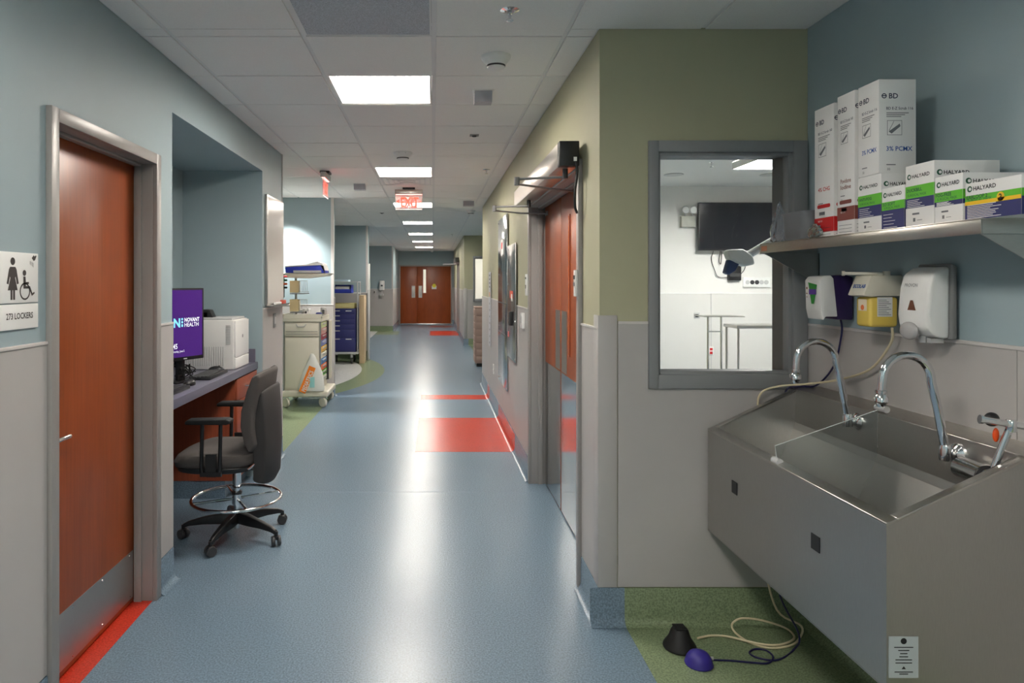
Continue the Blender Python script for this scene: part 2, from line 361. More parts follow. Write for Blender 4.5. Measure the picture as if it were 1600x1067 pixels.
for a, b in zip(brk[:-1], brk[1:]):
    if b-a < .03: continue
    lo, hi = extent((a+b)/2)
    k = math.floor(((a+b)/2-ROW0)/G)
    xs = [lo]+[c for c in cols if lo+.05 < c < hi-.05]+[hi]
    ga = .005 if abs(a-(ROW0+k*G)) < .001 else .0; gb = .005
    for c, d in zip(xs[:-1], xs[1:]):
        i = round((c-.003)/G) if d-c > G-.01 else 99
        if (i, k) in light_cells or (i, k) in GRILLE: continue
        x0, x1 = c+.0115, d-.0115
        vis = b > 2.5 and d > -2.75
        if not vis:
            plain.box(x0, x1, a+ga, b-gb, ZC-.004, ZC+.012); continue
        key = (round(x1-x0, 3), round(b-a-ga-gb, 3))
        if key not in tile_mesh:
            o = MB().box(-key[0]/2, key[0]/2, -key[1]/2, key[1]/2, -.007, .014).build('ceiling_tile', M_TILE, ceiling); tile_mesh[key] = o.data
        else:
            o = bpy.data.objects.new('ceiling_tile', tile_mesh[key]); COL.objects.link(o); o.parent = ceiling
        o.location = ((x0+x1)/2, (a+ga+b-gb)/2, ZC+random.uniform(-.0008, .0008))
    for c in xs[1:-1]: tees.box(c-.011, c+.011, a, b, ZC, ZC+.01)
    tees.box(lo, lo+.0105, a, b, ZC-.003, ZC+.01).box(hi-.0105, hi, a, b, ZC-.003, ZC+.01)
    cross.box(lo, hi, a-.006, a+.006, ZC+.011, ZC+.02)
plain.build('ceiling_tile_field', M_TILE, ceiling, stuff=True)
tees.build('ceiling_tee', M_TEE, ceiling, stuff=True); cross.build('cross_tee', M_TEE, ceiling, stuff=True)
# ---- recessed troffers
def troffer(x0, y0, label, z=ZC, w=G, d=G, grp='square recessed ceiling lights along the corridor', em=M_LIGHT, suffix=''):
    t = thing('ceiling_light'+suffix, label, 'ceiling light', (x0+w/2, y0+d/2, z), 0, grp, world=False)
    a, b = w/2-.013, d/2-.006
    h = .075
    f = MB()
    f.box(-a, -a+.012, -b, b, -.004, h).box(a-.012, a, -b, b, -.004, h).box(-a+.012, a-.012, -b, -b+.012, -.004, h).box(-a+.012, a-.012, b-.012, b, -.004, h)
    f.build('housing', mat('lamp_housing', (245,243,240), .5), t)
    MB().box(-a+.012, a-.012, -b+.012, b-.012, h-.006, h).build('diffuser'+suffix, em, t)
    return t
for k in LIGHT_ROWS:
    lab = {-9: 'bright square ceiling light, second one on the camera side of the perforated grille', -4: 'bright square ceiling light, first one on the camera side of the perforated grille',
        1: 'bright square ceiling light closest to the perforated grille', 6: 'bright square ceiling light just in front of the EXIT sign', 11: 'bright square ceiling light partly behind the EXIT sign',
        16: 'bright square ceiling light, fourth from the far double doors', 21: 'bright square ceiling light, third from the far double doors', 26: 'bright square ceiling light, second from the far double doors', 31: 'bright square ceiling light closest to the far double doors'}[k]
    troffer(-G+.003, ROW0+k*G, lab, suffix='_offscreen' if k < 0 else '')     # the two rows behind the viewpoint continue the same run
g = thing('ceiling_grille', 'grey perforated metal air grille set in the ceiling', 'air grille', (-G/2+.003, ROW0-G/2, ZC), world=False)
MB().box(-.29, .29, -.298, .298, -.002, .01).build('perforated_face', mat('perforated_grey', (186,190,198), .6, noise=.3, scale=240, bump=.6), g)
MB().box(-.293, -.285, -.3, .3, -.004, .012).box(.285, .293, -.3, .3, -.004, .012).box(-.285, .285, -.3, -.292, -.004, .012).box(-.285, .285, .292, .3, -.004, .012).build('rim', M_TEE, g)
# downlights in the cart bays
def downlight(x, y, label, power, z=ZC):
    t = thing('downlight', label, 'downlight', (x, y, z), 0, world=False)
    MB().lathe([(.055, -.006), (.085, -.006), (.088, -.004), (.088, -.003), (.055, -.003)], n=24).build('trim_ring', M_WHITE, t, smooth=True)
    MB().lathe([(.001, -.0045), (.055, -.0045), (.055, -.0035), (.001, -.0035)]).build('lens', mat('downlight_lens', (255,250,240), .5, emit=6), t)
    L = bpy.data.lights.new('downlight_lamp', 'SPOT'); L.energy = power; L.spot_size = 1.75; L.spot_blend = .5; L.shadow_soft_size = .05; L.color = (1, .97, .92)
    o = bpy.data.objects.new('lamp', L); COL.objects.link(o); o.location = (0, 0, -.02); o.parent = t
downlight(-1.97, 8.85, 'small round downlight over the cream cart bay', 90)
# ---- doors -------------------------------------------------------------------------
def jamb_frame(t, ax, wall, sg, a0, a1, ztop, depth, face=.05, proud=.023, m=M_FRAME):
    """three-sided pressed steel frame; wall = wall plane, sg = side it faces"""
    def bx(a, b, z0, z1, u0, u1):
        lo, hi = sorted((wall+sg*u0, wall+sg*u1))
        return (lo, hi, a, b, z0, z1) if ax == 'x' else (a, b, lo, hi, z0, z1)
    b = MB()
    for f0, f1, l0, l1, s0, s1 in ((a0, a0+face, a0+.021, a0+face, a0+face, a0+face+.013), (a1-face, a1, a1-face, a1-.021, a1-face-.013, a1-face)):
        b.box(*bx(f0, f1, 0, ztop, proud, .0005)); b.box(*bx(l0, l1, 0, ztop-.021, .0005, -depth)); b.box(*bx(s0, s1, 0, ztop-face, -.05, -.086))
    b.box(*bx(a0+face, a1-face, ztop-face, ztop, proud, .0005)); b.box(*bx(a0+face, a1-face, ztop-face, ztop-.021, .0005, -depth))
    b.box(*bx(a0+face+.013, a1-face-.013, ztop-face-.013, ztop-face, -.05, -.086))
    return b.build('door_frame', m, t, bev=.002)
d1 = thing('door_1', 'cherry wood locker room door with steel kick plate in grey frame', 'door', (XL-.09, 2.89, 0), kind='structure')
jamb_frame(d1, 'x', XL, 1, 2.404, 3.371, 2.175, .148)
lf = MB().box(-1.50, -1.455, 2.456, 3.319, .008, 2.122).build('door_leaf', M_WOOD, d1, bev=.002)
kp = MB().box(-1.455, -1.4535, 2.47, 3.305, .03, .255).build('kick_plate', M_STEEL2, lf)
sb = MB()
for y in (2.5, 2.75, 3.0, 3.27):
    for z in (.045, .24): sb.cyl((-1.4535, y, z), (-1.4515, y, z), .004, n=8)
sb.build('screw', M_CHROME, lf)
hb = MB().lathe([(.026, 0), (.026, .006), (.010, .010), (.010, .045)], (-1.455, 2.53, .955), (1,0,0), 20)
hb.tube([(-1.412, 2.525, .955), (-1.409, 2.55, .955), (-1.408, 2.60, .955), (-1.411, 2.65, .953)], [.009, .010, .0095, .009], 10)
hb.build('lever_handle', M_CHROME, lf, smooth=True)
# right pair of doors with vision strip
def or_doors(y0, y1, name, label, split):
    t = thing(name, label, 'door', (XR+.1, (y0+y1)/2, 0), kind='structure')
    jamb_frame(t, 'x', XR, -1, y0, y1, 2.175, .148)
    mid = split; xd = .861
    for a, b in ((y0+.053, mid-.003), (mid+.003, y1-.053)):
        near = a < mid-.1
        L = MB().box(xd, xd+.045, a, b, .008, 2.122).build('door_leaf', M_WOOD, t, bev=.002)
        MB().box(xd-.0015, xd, a+.012, b-.012, .015, .945).build('kick_plate', M_MIRROR, L)
        py = mid-.20 if near else mid+.03
        MB().box(xd-.002, xd, py, py+.17, .955, 1.36).build('push_plate', M_STEEL, L)
        if not near: continue
        ly = mid-.29
        MB().box(xd-.006, xd, ly-.022, ly+.022, 1.08, 1.98).build('vision_strip_bead', M_WOOD2, L)
        MB().box(xd-.007, xd-.004, ly-.012, ly+.012, 1.09, 1.97).build('vision_strip', mat('amber_vision', (190,92,28), .2, noise=.1, scale=20), L)
    return t
d2 = or_doors(3.448, 5.302, 'door_2', 'pair of reddish laminate operating room doors with steel lower panels', 4.60)
d3 = or_doors(19.47, 21.33, 'door_3', 'distant pair of reddish doors beyond the far green wall', 20.62)
d4 = thing('door_4', 'cherry wood double doors at the end of the corridor', 'door', (-.284, 25.25, 0), kind='structure')
jamb_frame(d4, 'y', 25.2, -1, -1.268, .70, 2.19, .145)
for a, b in ((-1.214, -.60), (-.594, .646)):
    L = MB().box(a, b, 25.225, 25.27, .03, 2.137).build('door_leaf', M_WOOD, d4, bev=.002)
    MB().box((b-.20 if a < -1 else a+.05), (b-.07 if a < -1 else a+.18), 25.223, 25.225, .98, 1.42).build('push_plate', M_STEEL, L)
    MB().box((b-.16 if a < -1 else a+.09), (b-.11 if a < -1 else a+.14), 25.19, 25.223, 1.03, 1.37).build('pull_handle', M_STEEL, L, bev=.006)
    if a > -1:
        MB().box(-.40, -.24, 25.218, 25.226, 1.13, 2.05).build('glazing_bead', M_WOOD2, L)
        MB().box(-.37, -.27, 25.214, 25.22, 1.16, 2.02).build('vision_pane', mat('lit_pane', (226,222,205), .2, emit=.2), L)
        s = MB().box(-.055, .12, 25.22, 25.2245, 1.30, 1.42).build('warning_sign', M_CARD, L)
        MB().disc((-.055, 25.2195, 1.30), EX, EZ, .087, .125, .07).build('yellow_print', mat('sign_yellow', (235,215,40), .5), s)
    sw = MB().box(a, b, 25.2, 25.226, .008, .032).build('door_sweep', M_CHROME, L)
# ---- windows -----------------------------------------------------------------------
def window(name, y, label):
    t = thing(name, label, 'window', ((WX0+WX1)/2, y, WZ0), kind='structure')
    x0, x1, z0, z1 = .974, 1.690, 1.070, 2.190
    ix0, ix1, iz0, iz1 = 1.031, 1.612, 1.147, 2.125
    def ring(ax0, ax1, az0, az1, bx0, bx1, bz0, bz1, ya, yb):
        return MB().box(ax0, bx0, ya, yb, az0, az1).box(bx1, ax1, ya, yb, az0, az1).box(bx0, bx1, ya, yb, az0, bz0).box(bx0, bx1, ya, yb, bz1, az1)
    ring(x0, x1, z0, z1, ix0-.014, ix1+.014, iz0-.014, iz1+.014, y-.022, y-.0005).build('window_frame', M_WFRAME, t, bev=.002)
    ring(WX0, WX1, WZ0, WZ1, ix0, ix1, iz0, iz1, y-.0005, y+.05).build('glazing_stop', M_WFRAME, t, bev=.002)
    ring(WX0, WX1, WZ0, WZ1, ix0-.012, ix1+.012, iz0-.012, iz1+.012, y+.056, y+.172).build('inner_frame', M_WFRAME, t)
    MB().box(ix0-.008, ix1+.008, y+.0502, y+.0558, iz0-.008, iz1+.008).build('pane', M_GLASS, t)
    return t
window('window_1', YG, 'grey framed observation window into the operating room beside the sink')
window('window_2', 16.75, 'distant grey framed window in the far green wall')
# ================================================================= RIGHT BAY: scrub sink, shelf, dispensers
SY0, SY1 = 1.856, 3.062          # near and far ends of the sink
SXF = 1.232; SXW = XB-.0015
sink = thing('scrub_sink', 'two-station stainless steel surgical scrub sink on the blue wall', 'sink', (1.47, 2.46, .44))
outer = [(SXF, .44), (SXF, .894), (SXF+.030, .9056), (1.60, 1.066), (1.625, 1.074), (SXW, 1.09), (SXW, .40)]
def shell():
    b = MB()
    n = 0.0012
    # front apron, two end panels, back ledge, underside, rim strips
    b.box(SXF, SXF+.004, SY0+.004, SY1-.004, .445, .890)
    side = [(SXF, .44), (SXF, .894), (1.60, 1.066), (1.625, 1.074), (SXW, 1.09), (SXW, .40)]
    b.prism(side, 'y', SY0, SY0+.004); b.prism(side, 'y', SY1-.004, SY1)
    b.prism([(SXF, .44), (SXW, .40), (SXW, .404), (SXF, .444)], 'y', SY0, SY1)
    return b
shell().build('sink_shell', M_STEEL2, sink)
rim = MB()
rw = .030
def slope(x): return .894+(x-SXF)*(1.070-.894)/(1.61-SXF)
rim.prism([(SXF-.001, .886), (SXF-.001, .895), (SXF+rw, slope(SXF+rw)), (SXF+rw, slope(SXF+rw)-.008)], 'y', SY0-.001, SY1)
for y0, y1 in ((SY0-.001, SY0+rw), (SY1-rw, SY1)):
    rim.prism([(SXF+rw, slope(SXF+rw)), (1.615, slope(1.615)), (1.615, slope(1.615)-.008), (SXF+rw, slope(SXF+rw)-.008)], 'y', y0, y1)
rim.prism([(1.612, 1.068), (1.612, 1.076), (SXW, 1.094), (SXW, 1.084)], 'y', SY0-.001, SY1)
rim.build('rim', M_STEEL, sink, bev=.002)
# basin interior
bi = MB()
pr_in = [(SXF+rw, slope(SXF+rw)-.004), (SXF+rw+.012, .60), (1.36, .56), (1.45, .56), (1.598, .90), (1.606, .93), (1.612, 1.072)]
ya, yb = SY0+rw, SY1-rw
bi.add([(x, ya, z) for x, z in pr_in]+[(x, yb, z) for x, z in pr_in], [(i, i+1, i+8, i+7) for i in range(6)]+[(0,1,2,3,4,5,6), (7,8,9,10,11,12,13)])
bi.build('basin', M_STEEL2, sink)
for y in (2.79, 2.199):
    s = MB().box(SXF-.0025, SXF, y-.024, y+.024, .686, .736).build('sensor_window', M_BLACK, sink)
# rating label on the near end panel
lab = MB().box(1.237, 1.317, SY0-.0026, SY0-.0012, .476, .588).build('rating_label', mat('label_silver', (196,204,208), .4, metal=.2), sink)
lo = Vector((1.237, SY0-.003, .476)); t = MB()
t.disc(lo, EX, EZ, .040, .100, .0085, 10)
for i, (st, w) in enumerate((('SCRUB SINK MFG', .052), ('www.scrubsink.com', .03), ('MODEL #', .02), ('SERIAL NO', .024), ('VOLTS 120   HZ 60', .045), ('AMPS 2.0   PH 1', .045))):
    t.quad(lo, EX, EZ, .040-w/2, .040+w/2, .082-i*.0085, .0845-i*.0085)
t.poly(lo, EX, EZ, [(.034,.024),(.046,.024),(.040,.032)]); t.quad(lo, EX, EZ, .015, .065, .015, .0175); t.quad(lo, EX, EZ, .028, .052, .0095, .012)
t.build('label_print', M_INK, lab)
# clear divider sheet with clips
dv = thing('splash_divider', 'clear acrylic divider clipped across the middle of the sink', 'divider', (1.24, 2.47, .9))
dy = 2.47
MB().prism([(SXF+.012, .905), (SXF+.004, .958), (1.607, 1.088), (1.607, .60), (1.46, .575), (1.30, .62)], 'y', dy-.002, dy+.002).build('sheet', M_CLEAR, dv)
em = mat('acrylic_edge', (214,220,220), .2)
MB().tube([(SXF+.012, dy, .905), (SXF+.004, dy, .958), (1.607, dy, 1.088)], .0016, 6).build('polished_edge', em, dv)
MB().cyl((SXF+.012, dy-.022, .903), (SXF+.012, dy+.022, .903), .013).build('clip', M_LGREY, dv, smooth=True)
MB().cyl((1.625, dy-.024, 1.093), (1.625, dy+.03, 1.093), .012).build('clip', M_LGREY, dv, smooth=True)
# gooseneck faucets
def gooseneck(y, label):
    f = thing('gooseneck_faucet', label, 'faucet', (1.612, y, 1.02))
    pts = [(1.572, y, 1.022), (1.570, y, 1.045), (1.548, y, 1.16), (1.528, y, 1.245)]
    c = (1.4525, 1.252); R = .0745
    for i in range(0, 13):
        a = math.radians(5+ i*(178-5)/12); pts.append((c[0]+R*math.cos(a), y, c[1]+R*math.sin(a)))
    pts += [(1.376, y, 1.225), (1.374, y, 1.205)]
    MB().tube(pts, .0125, 14).build('spout', M_CHROME, f, smooth=True)
    MB().lathe([(.014, .03), (.016, .028), (.016, .020), (.013, .017), (.020, .008), (.020, -.006), (.014, -.012), (.011, -.022)], (1.374, y, 1.19), n=18).build('aerator', M_CHROME, f, smooth=True)
    MB().lathe([(.033, 0), (.033, .006), (.022, .014), (.014, .018), (.014, .04)], (1.6115, y, 1.022), (-1,0,0), 20).build('wall_flange', M_CHROME, f, smooth=True)
    MB().lathe([(.017, -.018), (.018, -.012), (.018, .020), (.015, .030)], (1.572, y, 1.022), n=18).build('elbow', M_CHROME, f, smooth=True)
    return f
gooseneck(2.59, 'chrome gooseneck faucet at the sink end beside the window')
gooseneck(2.095, 'chrome gooseneck faucet next to the mixing valve with lever')
mv = thing('mixing_valve', 'polished thermostatic mixing valve with T-bar lever on the sink', 'valve', (1.61, 2.0, .99))
MB().cyl((1.572, 2.03, 1.0), (1.562, 1.928, 1.0), .032, n=24).cyl((1.6115, 2.0, 1.0), (1.575, 2.0, 1.0), .018).build('valve_body', M_MIRROR, mv, smooth=True)
MB().cyl((1.562, 1.928, 1.0), (1.5615, 1.922, 1.0), .0335, n=24).build('seal_ring', M_BLACK, mv)
MB().cyl((1.5615, 1.922, 1.0), (1.559, 1.894, 1.0), .028, n=24).build('control_collar', M_CHROME, mv, smooth=True)
MB().tube([(1.563, 1.908, 1.015), (1.58, 1.902, 1.08), (1.604, 1.895, 1.155)], .0095, 12).lathe([(.012, -.02), (.0135, -.018), (.0135, .012), (.012, .014)], (1.604, 1.895, 1.155), n=16).build('lever_stem', M_CHROME, mv, smooth=True)
MB().cyl((1.536, 1.912, 1.166), (1.684, 1.875, 1.144), .0095).cyl((1.531, 1.9133, 1.1667), (1.538, 1.9115, 1.1657), .0125).build('t_bar', M_CHROME, mv, smooth=True)
MB().ell((1.572, 1.922, 1.164), (.02, .016, .02)).build('stop_knob', M_BLACK, mv, smooth=True)
MB().ell((1.578, 1.915, 1.122), (.009, .005, .020)).build('safety_tag', mat('orange_tag', (240,84,20), .4), mv, smooth=True)
# ---- wall shelf
SH0, SH1 = 1.80, 3.02; SHX = 1.444; SHZ = 1.72
sh = thing('wall_shelf', 'stainless steel wall shelf above the scrub sink', 'shelf', (1.57, 2.41, 1.68))
MB().box(SHX, SXW, SH0, SH1, SHZ-.004, SHZ).box(SHX, SHX+.004, SH0, SH1, SHZ-.042, SHZ-.004).box(SHX+.004, SXW, SH0, SH0+.004, SHZ-.042, SHZ-.004).box(SHX+.004, SXW, SH1-.004, SH1, SHZ-.042, SHZ-.004).build('shelf_board', M_STEEL, sh, bev=.0015)
MB().box(SHX-.0006, SHX, 2.955, 3.005, SHZ-.034, SHZ-.012).build('maker_sticker', mat('sticker_tan', (206,140,110), .5), sh)
for y in (SH0+.012, SH1-.016):
    MB().prism([(SHX+.01, SHZ-.042), (SXW, SHZ-.042), (SXW, SHZ-.165), (SXW-.025, SHZ-.165)], 'y', y, y+.004).box(SXW-.004, SXW, y-.0, y+.03, SHZ-.165, SHZ-.042).build('bracket', M_STEEL, sh)
# ---- cartons on the shelf
G_GREEN = mat('print_green', (92,186,40), .55); G_NAVY = mat('print_navy', (34,38,98), .5); G_RED = mat('print_red', (196,30,34), .55); G_BROWN = mat('print_brown', (128,66,58), .55)
G_BLUE = mat('print_blue', (40,84,160), .6); G_TEAL = mat('print_darkgreen', (28,84,60), .6); G_YEL = mat('print_yellow', (238,190,20), .55); G_PINK = mat('print_maroon', (160,96,88), .6)
def faces(x0, y0, y1, z0):
    """left face (towards the corridor) and near face: origins and axes"""
    return (Vector((x0-.0005, y1, z0)), -EY, EZ), (Vector((x0, y0-.0005, z0)), EX, EZ)
def scrub_carton(y0, y1, z0, h, depth, label, accent, word, full):
    x0 = 1.462; x1 = x0+depth
    t = thing('scrub_carton', label, 'carton', ((x0+x1)/2, (y0+y1)/2, z0))
    MB().box(x0, x1, y0, y1, z0, z0+h).build('carton', M_CARD, t, bev=.0012)
    MB().box(x0+.004, x1-.004, y0+.004, y1-.004, z0+h, z0+h+.0012).build('top_flap', mat('kraft_card', (150,128,104), .8), t)
    fa = faces(x0, y0, y1, z0); w = (y1-y0, x1-x0)
    for (o, u, v), ww in zip(fa, w):
        ink = MB(); gi = MB(); ac = MB(); band_ = MB()
        top = h
        ink.disc(o, u, v, ww*.14, top-.055, .0085, 14, .0055).quad(o, u, v, ww*.14-.0085, ww*.14+.0085, top-.056, top-.053)
        ink.text('BD', o, u, v, ww*.27, top-.063, .024, bold=.02)
        ink.text('BD E-Z Scrub 116' if full else 'BD E-Z Scrub 160', o, u, v, ww*.20, top-.100, .013, width=ww*.72, bold=.01)
        for i in range(3): gi.quad(o, u, v, ww*.20, ww*(.20+.6-.1*i), top-.112-i*.006, top-.1095-i*.006)
        s = ww*.40; bx, by = ww*.22, top-.135-s
        for q in ((bx, bx+s, by, by+.0015), (bx, bx+s, by+s-.0015, by+s), (bx, bx+.0015, by, by+s), (bx+s-.0015, bx+s, by, by+s)): gi.quad(o, u, v, *q)
        gi.poly(o, u, v, [(bx+s*.1, by+s*.25), (bx+s*.3, by+s*.1), (bx+s*.9, by+s*.6), (bx+s*.85, by+s*.78)])
        gi.poly(o, u, v, [(bx+s*.12, by+s*.32), (bx+s*.45, by+s*.95), (bx+s*.47, by+s*.93), (bx+s*.15, by+s*.30)])
        wy = top-.235 if full else top-.315
        for i, wd in enumerate(word): ac.text(wd, o, u, v, ww*.20, wy-i*.022, .021, width=ww*(.70 if full else .6), bold=.015)
        gi.quad(o, u, v, ww*.2, ww*.45, wy-.047, wy-.044).text('30' if full else '10', o, u, v, ww*.22, wy-.064, .011)
        if not full:
            ac.poly(o, u, v, [(ww*.2+.006*math.cos(a) if k < 9 else ww*.78+.006*math.cos(a), .115+.007*math.sin(a)) for k, a in enumerate([math.pi/2+math.pi*j/8 for j in range(9)]+[-math.pi/2+math.pi*j/8 for j in range(9)])])
            gi.quad(o, u, v, ww*.25, ww*.55, .082, .094)
            band_.quad(o, u, v, 0, ww, .018 if accent is G_RED else .05, .072 if accent is G_RED else .098)
            for i in range(3): gi.quad(o, u, v, ww*.1, ww*.85, .008+i*.012, .0095+i*.012)
        ink.build('logo_print', mat('print_ink_blue', (40,46,72), .6), t, stuff=True); gi.build('fine_print', M_INKG, t, stuff=True); ac.build('product_print', accent if not full else G_BLUE, t, stuff=True)
        if not full:
            band_.build('colour_band', accent, t); MB().text('REF 371', o-(u.cross(v))*-.0004, u, v, ww*.2, .056 if accent is G_RED else .076, .009).build('band_print', M_CARD, t)
    return t
scrub_carton(2.492, 2.617, SHZ, .486, .075, 'tall white scrub brush carton with red band and 4% CHG lettering', G_RED, ['4% CHG'], False)
scrub_carton(2.369, 2.470, SHZ, .498, .075, 'tall white scrub brush carton with brown band and povidone iodine lettering', G_BROWN, ['Povidone', 'Iodine'], False)
def mask_box(y0, y1, z0, h, depth, label, title, whiteb=.33, x0=1.462, wide=False):
    x1 = x0+depth
    t = thing('mask_box', label, 'box', ((x0+x1)/2, (y0+y1)/2, z0))
    MB().box(x0, x1, y0, y1, z0, z0+h).build('carton', M_CARD, t, bev=.001)
    fa = faces(x0, y0, y1, z0)
    lay = (h*.60, h*.42) if not wide else (h*.64, h*.40)
    gz1, gz0 = h*.66, h*.46
    nz0 = h*whiteb if whiteb else 0
    for j, ((o, u, v), ww) in enumerate(zip(fa, (y1-y0, depth))):
        o2 = o-(u.cross(v))*-.0004
        g, n, ink, dk, wt, gi = MB(), MB(), MB(), MB(), MB(), MB()
        g.quad(o, u, v, 0, ww, gz0, gz1); n.quad(o, u, v, 0, ww, nz0, gz0)
        lw = min(ww*.62, .075)
        ink.text('HALYARD', o, u, v, .028, gz1+(h-gz1)*.36, .0155, width=lw, bold=.02)
        dk.disc(o, u, v, .016, gz1+(h-gz1)*.36+.0055, .0085, 16)
        wt.disc(o2, u, v, .0175, gz1+(h-gz1)*.36+.0055, .0045, 12)
        dk.text(title, o2, u, v, .006, gz0+(gz1-gz0)*.52, .014, width=min(ww*.55, .07), bold=.02)
        dk.text('SURGICAL MASK', o2, u, v, .010, gz0+(gz1-gz0)*.14, .011, width=min(ww*.72, .08))
        rows_ = 9 if wide else 5
        for i in range(rows_): wt.quad(o2, u, v, .008, .008+ww*(.62-.045*(i if not wide else i % 3)-(.1*(i % 2))), nz0+(gz0-nz0)*(.08+.84*i/rows_), nz0+(gz0-nz0)*(.08+.84*i/rows_)+.0016)
        if whiteb:
            gi.quad(o, u, v, ww*.25, ww*.5, nz0*.62, nz0*.72); gi.quad(o, u, v, ww*.28, ww*.36, nz0*.25, nz0*.45); gi.quad(o, u, v, ww*.42, ww*.6, nz0*.3, nz0*.33)
        g.build('green_band', G_GREEN, t); n.build('navy_band', G_NAVY, t); ink.build('brand_print', M_INK, t); dk.build('title_print', G_TEAL, t, stuff=True); wt.build('white_print', M_CARD, t, stuff=True)
        if whiteb: gi.build('fine_print', M_INKG, t, stuff=True)
    if wide:
        o, u, v = fa[0]; o2 = o-(u.cross(v))*-.0006
        y = MB().quad(o2, u, v, 0, y1-y0, gz0-.006, gz0+.004); y.disc(o2, u, v, .118, gz0+.006, .012, 18); y.build('yellow_print', G_YEL, t)
        MB().text('2', o2-(u.cross(v))*-.0004, u, v, .118, gz0-.001, .020, bold=.03, center=True).build('level_print', M_INK, t)
    return t
mask_box(2.228, 2.349, SHZ, .187, .105, 'white, green and navy mask box carrying the white scrub carton', 'ANTI-FOG', .26)
scrub_carton(2.240, 2.349, SHZ+.1885, .308, .122, 'white scrub brush carton with blue 3% PCMX lettering on a mask box', G_BLUE, ['3% PCMX'], True)
mask_box(2.118, 2.225, SHZ, .134, .100, 'low green and navy mask box squeezed between two taller boxes', 'SO SOFT', 0)
mask_box(1.993, 2.113, SHZ, .187, .192, 'tall duckbill surgical mask box with green and navy bands', 'DUCKBILL', .30)
mask_box(1.885, 1.990, SHZ, .134, .20, 'low fog-free surgical mask box in front of the duckbill box', 'FOG-FREE', .36)
mask_box(1.700, 1.880, SHZ, .100, .20, 'flat mask box with yellow stripe and level 2 mark at the shelf end', 'EARLOOP 2', 0, 1.465, True)
# grey bin in a clear bag, foil bag
bn = thing('grey_bin', 'grey plastic basin standing at the window end of the shelf', 'basin', (1.53, 2.80, SHZ))
rr = []
for zz, k in ((0, .86), (.004, .9), (.06, .96), (.105, 1.0), (.115, 1.05), (.115, .98), (.105, .95), (.012, .86)):
    rr.append([(1.535+.07*k*math.copysign(abs(math.cos(a))**.5, math.cos(a)), 2.795+.105*k*math.copysign(abs(math.sin(a))**.5, math.sin(a)), SHZ+zz) for a in [2*math.pi*j/28 for j in range(28)]])
MB().loft(rr).build('basin_body', mat('bin_grey', (120,122,126), .4), bn, smooth=True)
def crumple(name, label, cat, c, r, m, amp, seed, flat=0):
    rnd = random.Random(seed); b = MB().ell(c, r, 18, 12)
    for p in b.v:
        d = (p-Vector(c)); k = 1-flat*max(0, (d.z/r[2]+1)/2)
        p.x = c[0]+d.x*k*rnd.uniform(1-amp, 1+amp); p.y = c[1]+d.y*k*rnd.uniform(1-amp, 1+amp); p.z += d.z*rnd.uniform(-amp, amp)
        if p.z < SHZ+.001: p.z = SHZ+.001
    return tag(b.build(name, m), label, cat)
crumple('clear_bag', 'crumpled clear plastic bag on the shelf over the grey basin', 'plastic bag', (1.50, 2.955, SHZ+.075), (.052, .055, .095), glassy('clear_film', (236,240,246), 2.2, .12, (220,225,235), .08), .22, 3, .75)
crumple('foil_pouch', 'small crumpled silver foil pouch at the foot of the red banded carton', 'pouch', (1.4535, 2.60, SHZ+.022), (.008, .048, .028), mat('foil', (200,198,196), .18, metal=1), .2, 5)
# ---- dispensers
WXF = XB-.0115
d = thing('soap_dispenser', 'white and purple hand foam dispenser with green label below the shelf', 'dispenser', (1.65, 2.79, 1.40))
MB().prism([(WXF, 1.398), (WXF, 1.572), (1.66, 1.580), (1.612, 1.578), (1.604, 1.55), (1.622, 1.40)], 'y', 2.745, 2.845).build('purple_holder', M_PURPLE, d, bev=.006)
MB().prism([(1.622, 1.412), (1.606, 1.566), (1.595, 1.578), (1.565, 1.574), (1.552, 1.558), (1.556, 1.44), (1.563, 1.405), (1.566, 1.398), (1.575, 1.412)], 'y', 2.738, 2.852).build('white_cartridge', M_WHITE, d, bev=.006, smooth=True)
o = Vector((1.5512, 2.845, 1.40)); b = MB().poly(o, -EY, EZ, [(.020,.150),(.085,.140),(.062,.062),(.044,.062)]); b.build('green_label', mat('label_green', (50,150,60), .5), d)
o = Vector((1.5507, 2.845, 1.40)); MB().quad(o, -EY, EZ, .026, .080, .100, .122).build('purple_label', mat('label_purple', (92,58,160), .5), d)
MB().quad(o, -EY, EZ, .006, .016, .122, .130).quad(o, -EY, EZ, .006, .016, .102, .106).quad(o, -EY, EZ, .008, .016, .088, .091).build('fine_print', G_BROWN, d)
d = thing('hand_wash_dispenser', 'yellow hand wash bottle in a cream elbow-lever wall holder', 'dispenser', (1.62, 2.50, 1.39))
MB().prism([(WXF, 1.50), (WXF, 1.575), (1.575, 1.575), (1.545, 1.502), (1.575, 1.497), (1.60, 1.50)], 'y', 2.452, 2.548).build('holder', M_CREAM, d, bev=.004)
MB().cyl((1.52, 2.53, 1.583), (1.64, 2.47, 1.580), .006).cyl((1.515, 2.532, 1.583), (1.524, 2.528, 1.583), .009).cyl((1.64, 2.47, 1.568), (1.64, 2.47, 1.59), .012).build('elbow_lever', M_CREAM, d, smooth=True)
MB().box(1.572, 1.676, 2.458, 2.542, 1.388, 1.497).build('bottle', mat('amber_soap', (226,196,92), .25, coat=.5), d, bev=.012, seg=3)
o = Vector((1.578, 2.4575, 1.388)); MB().quad(o, EX, EZ, .020, .075, .038, .108).build('white_label', M_CARD, d)
t = MB()
for i in range(9): t.quad(o-EY*.0004, EX, EZ, .024, .070-.008*(i % 3), .044+.0066*i, .046+.0066*i)
t.build('label_print', M_INKG, d)
o = Vector((1.5717, 2.535, 1.388)); MB().quad(o, -EY, EZ, .010, .060, .058, .100).build('front_label', mat('pale_label', (236,222,196), .5), d)
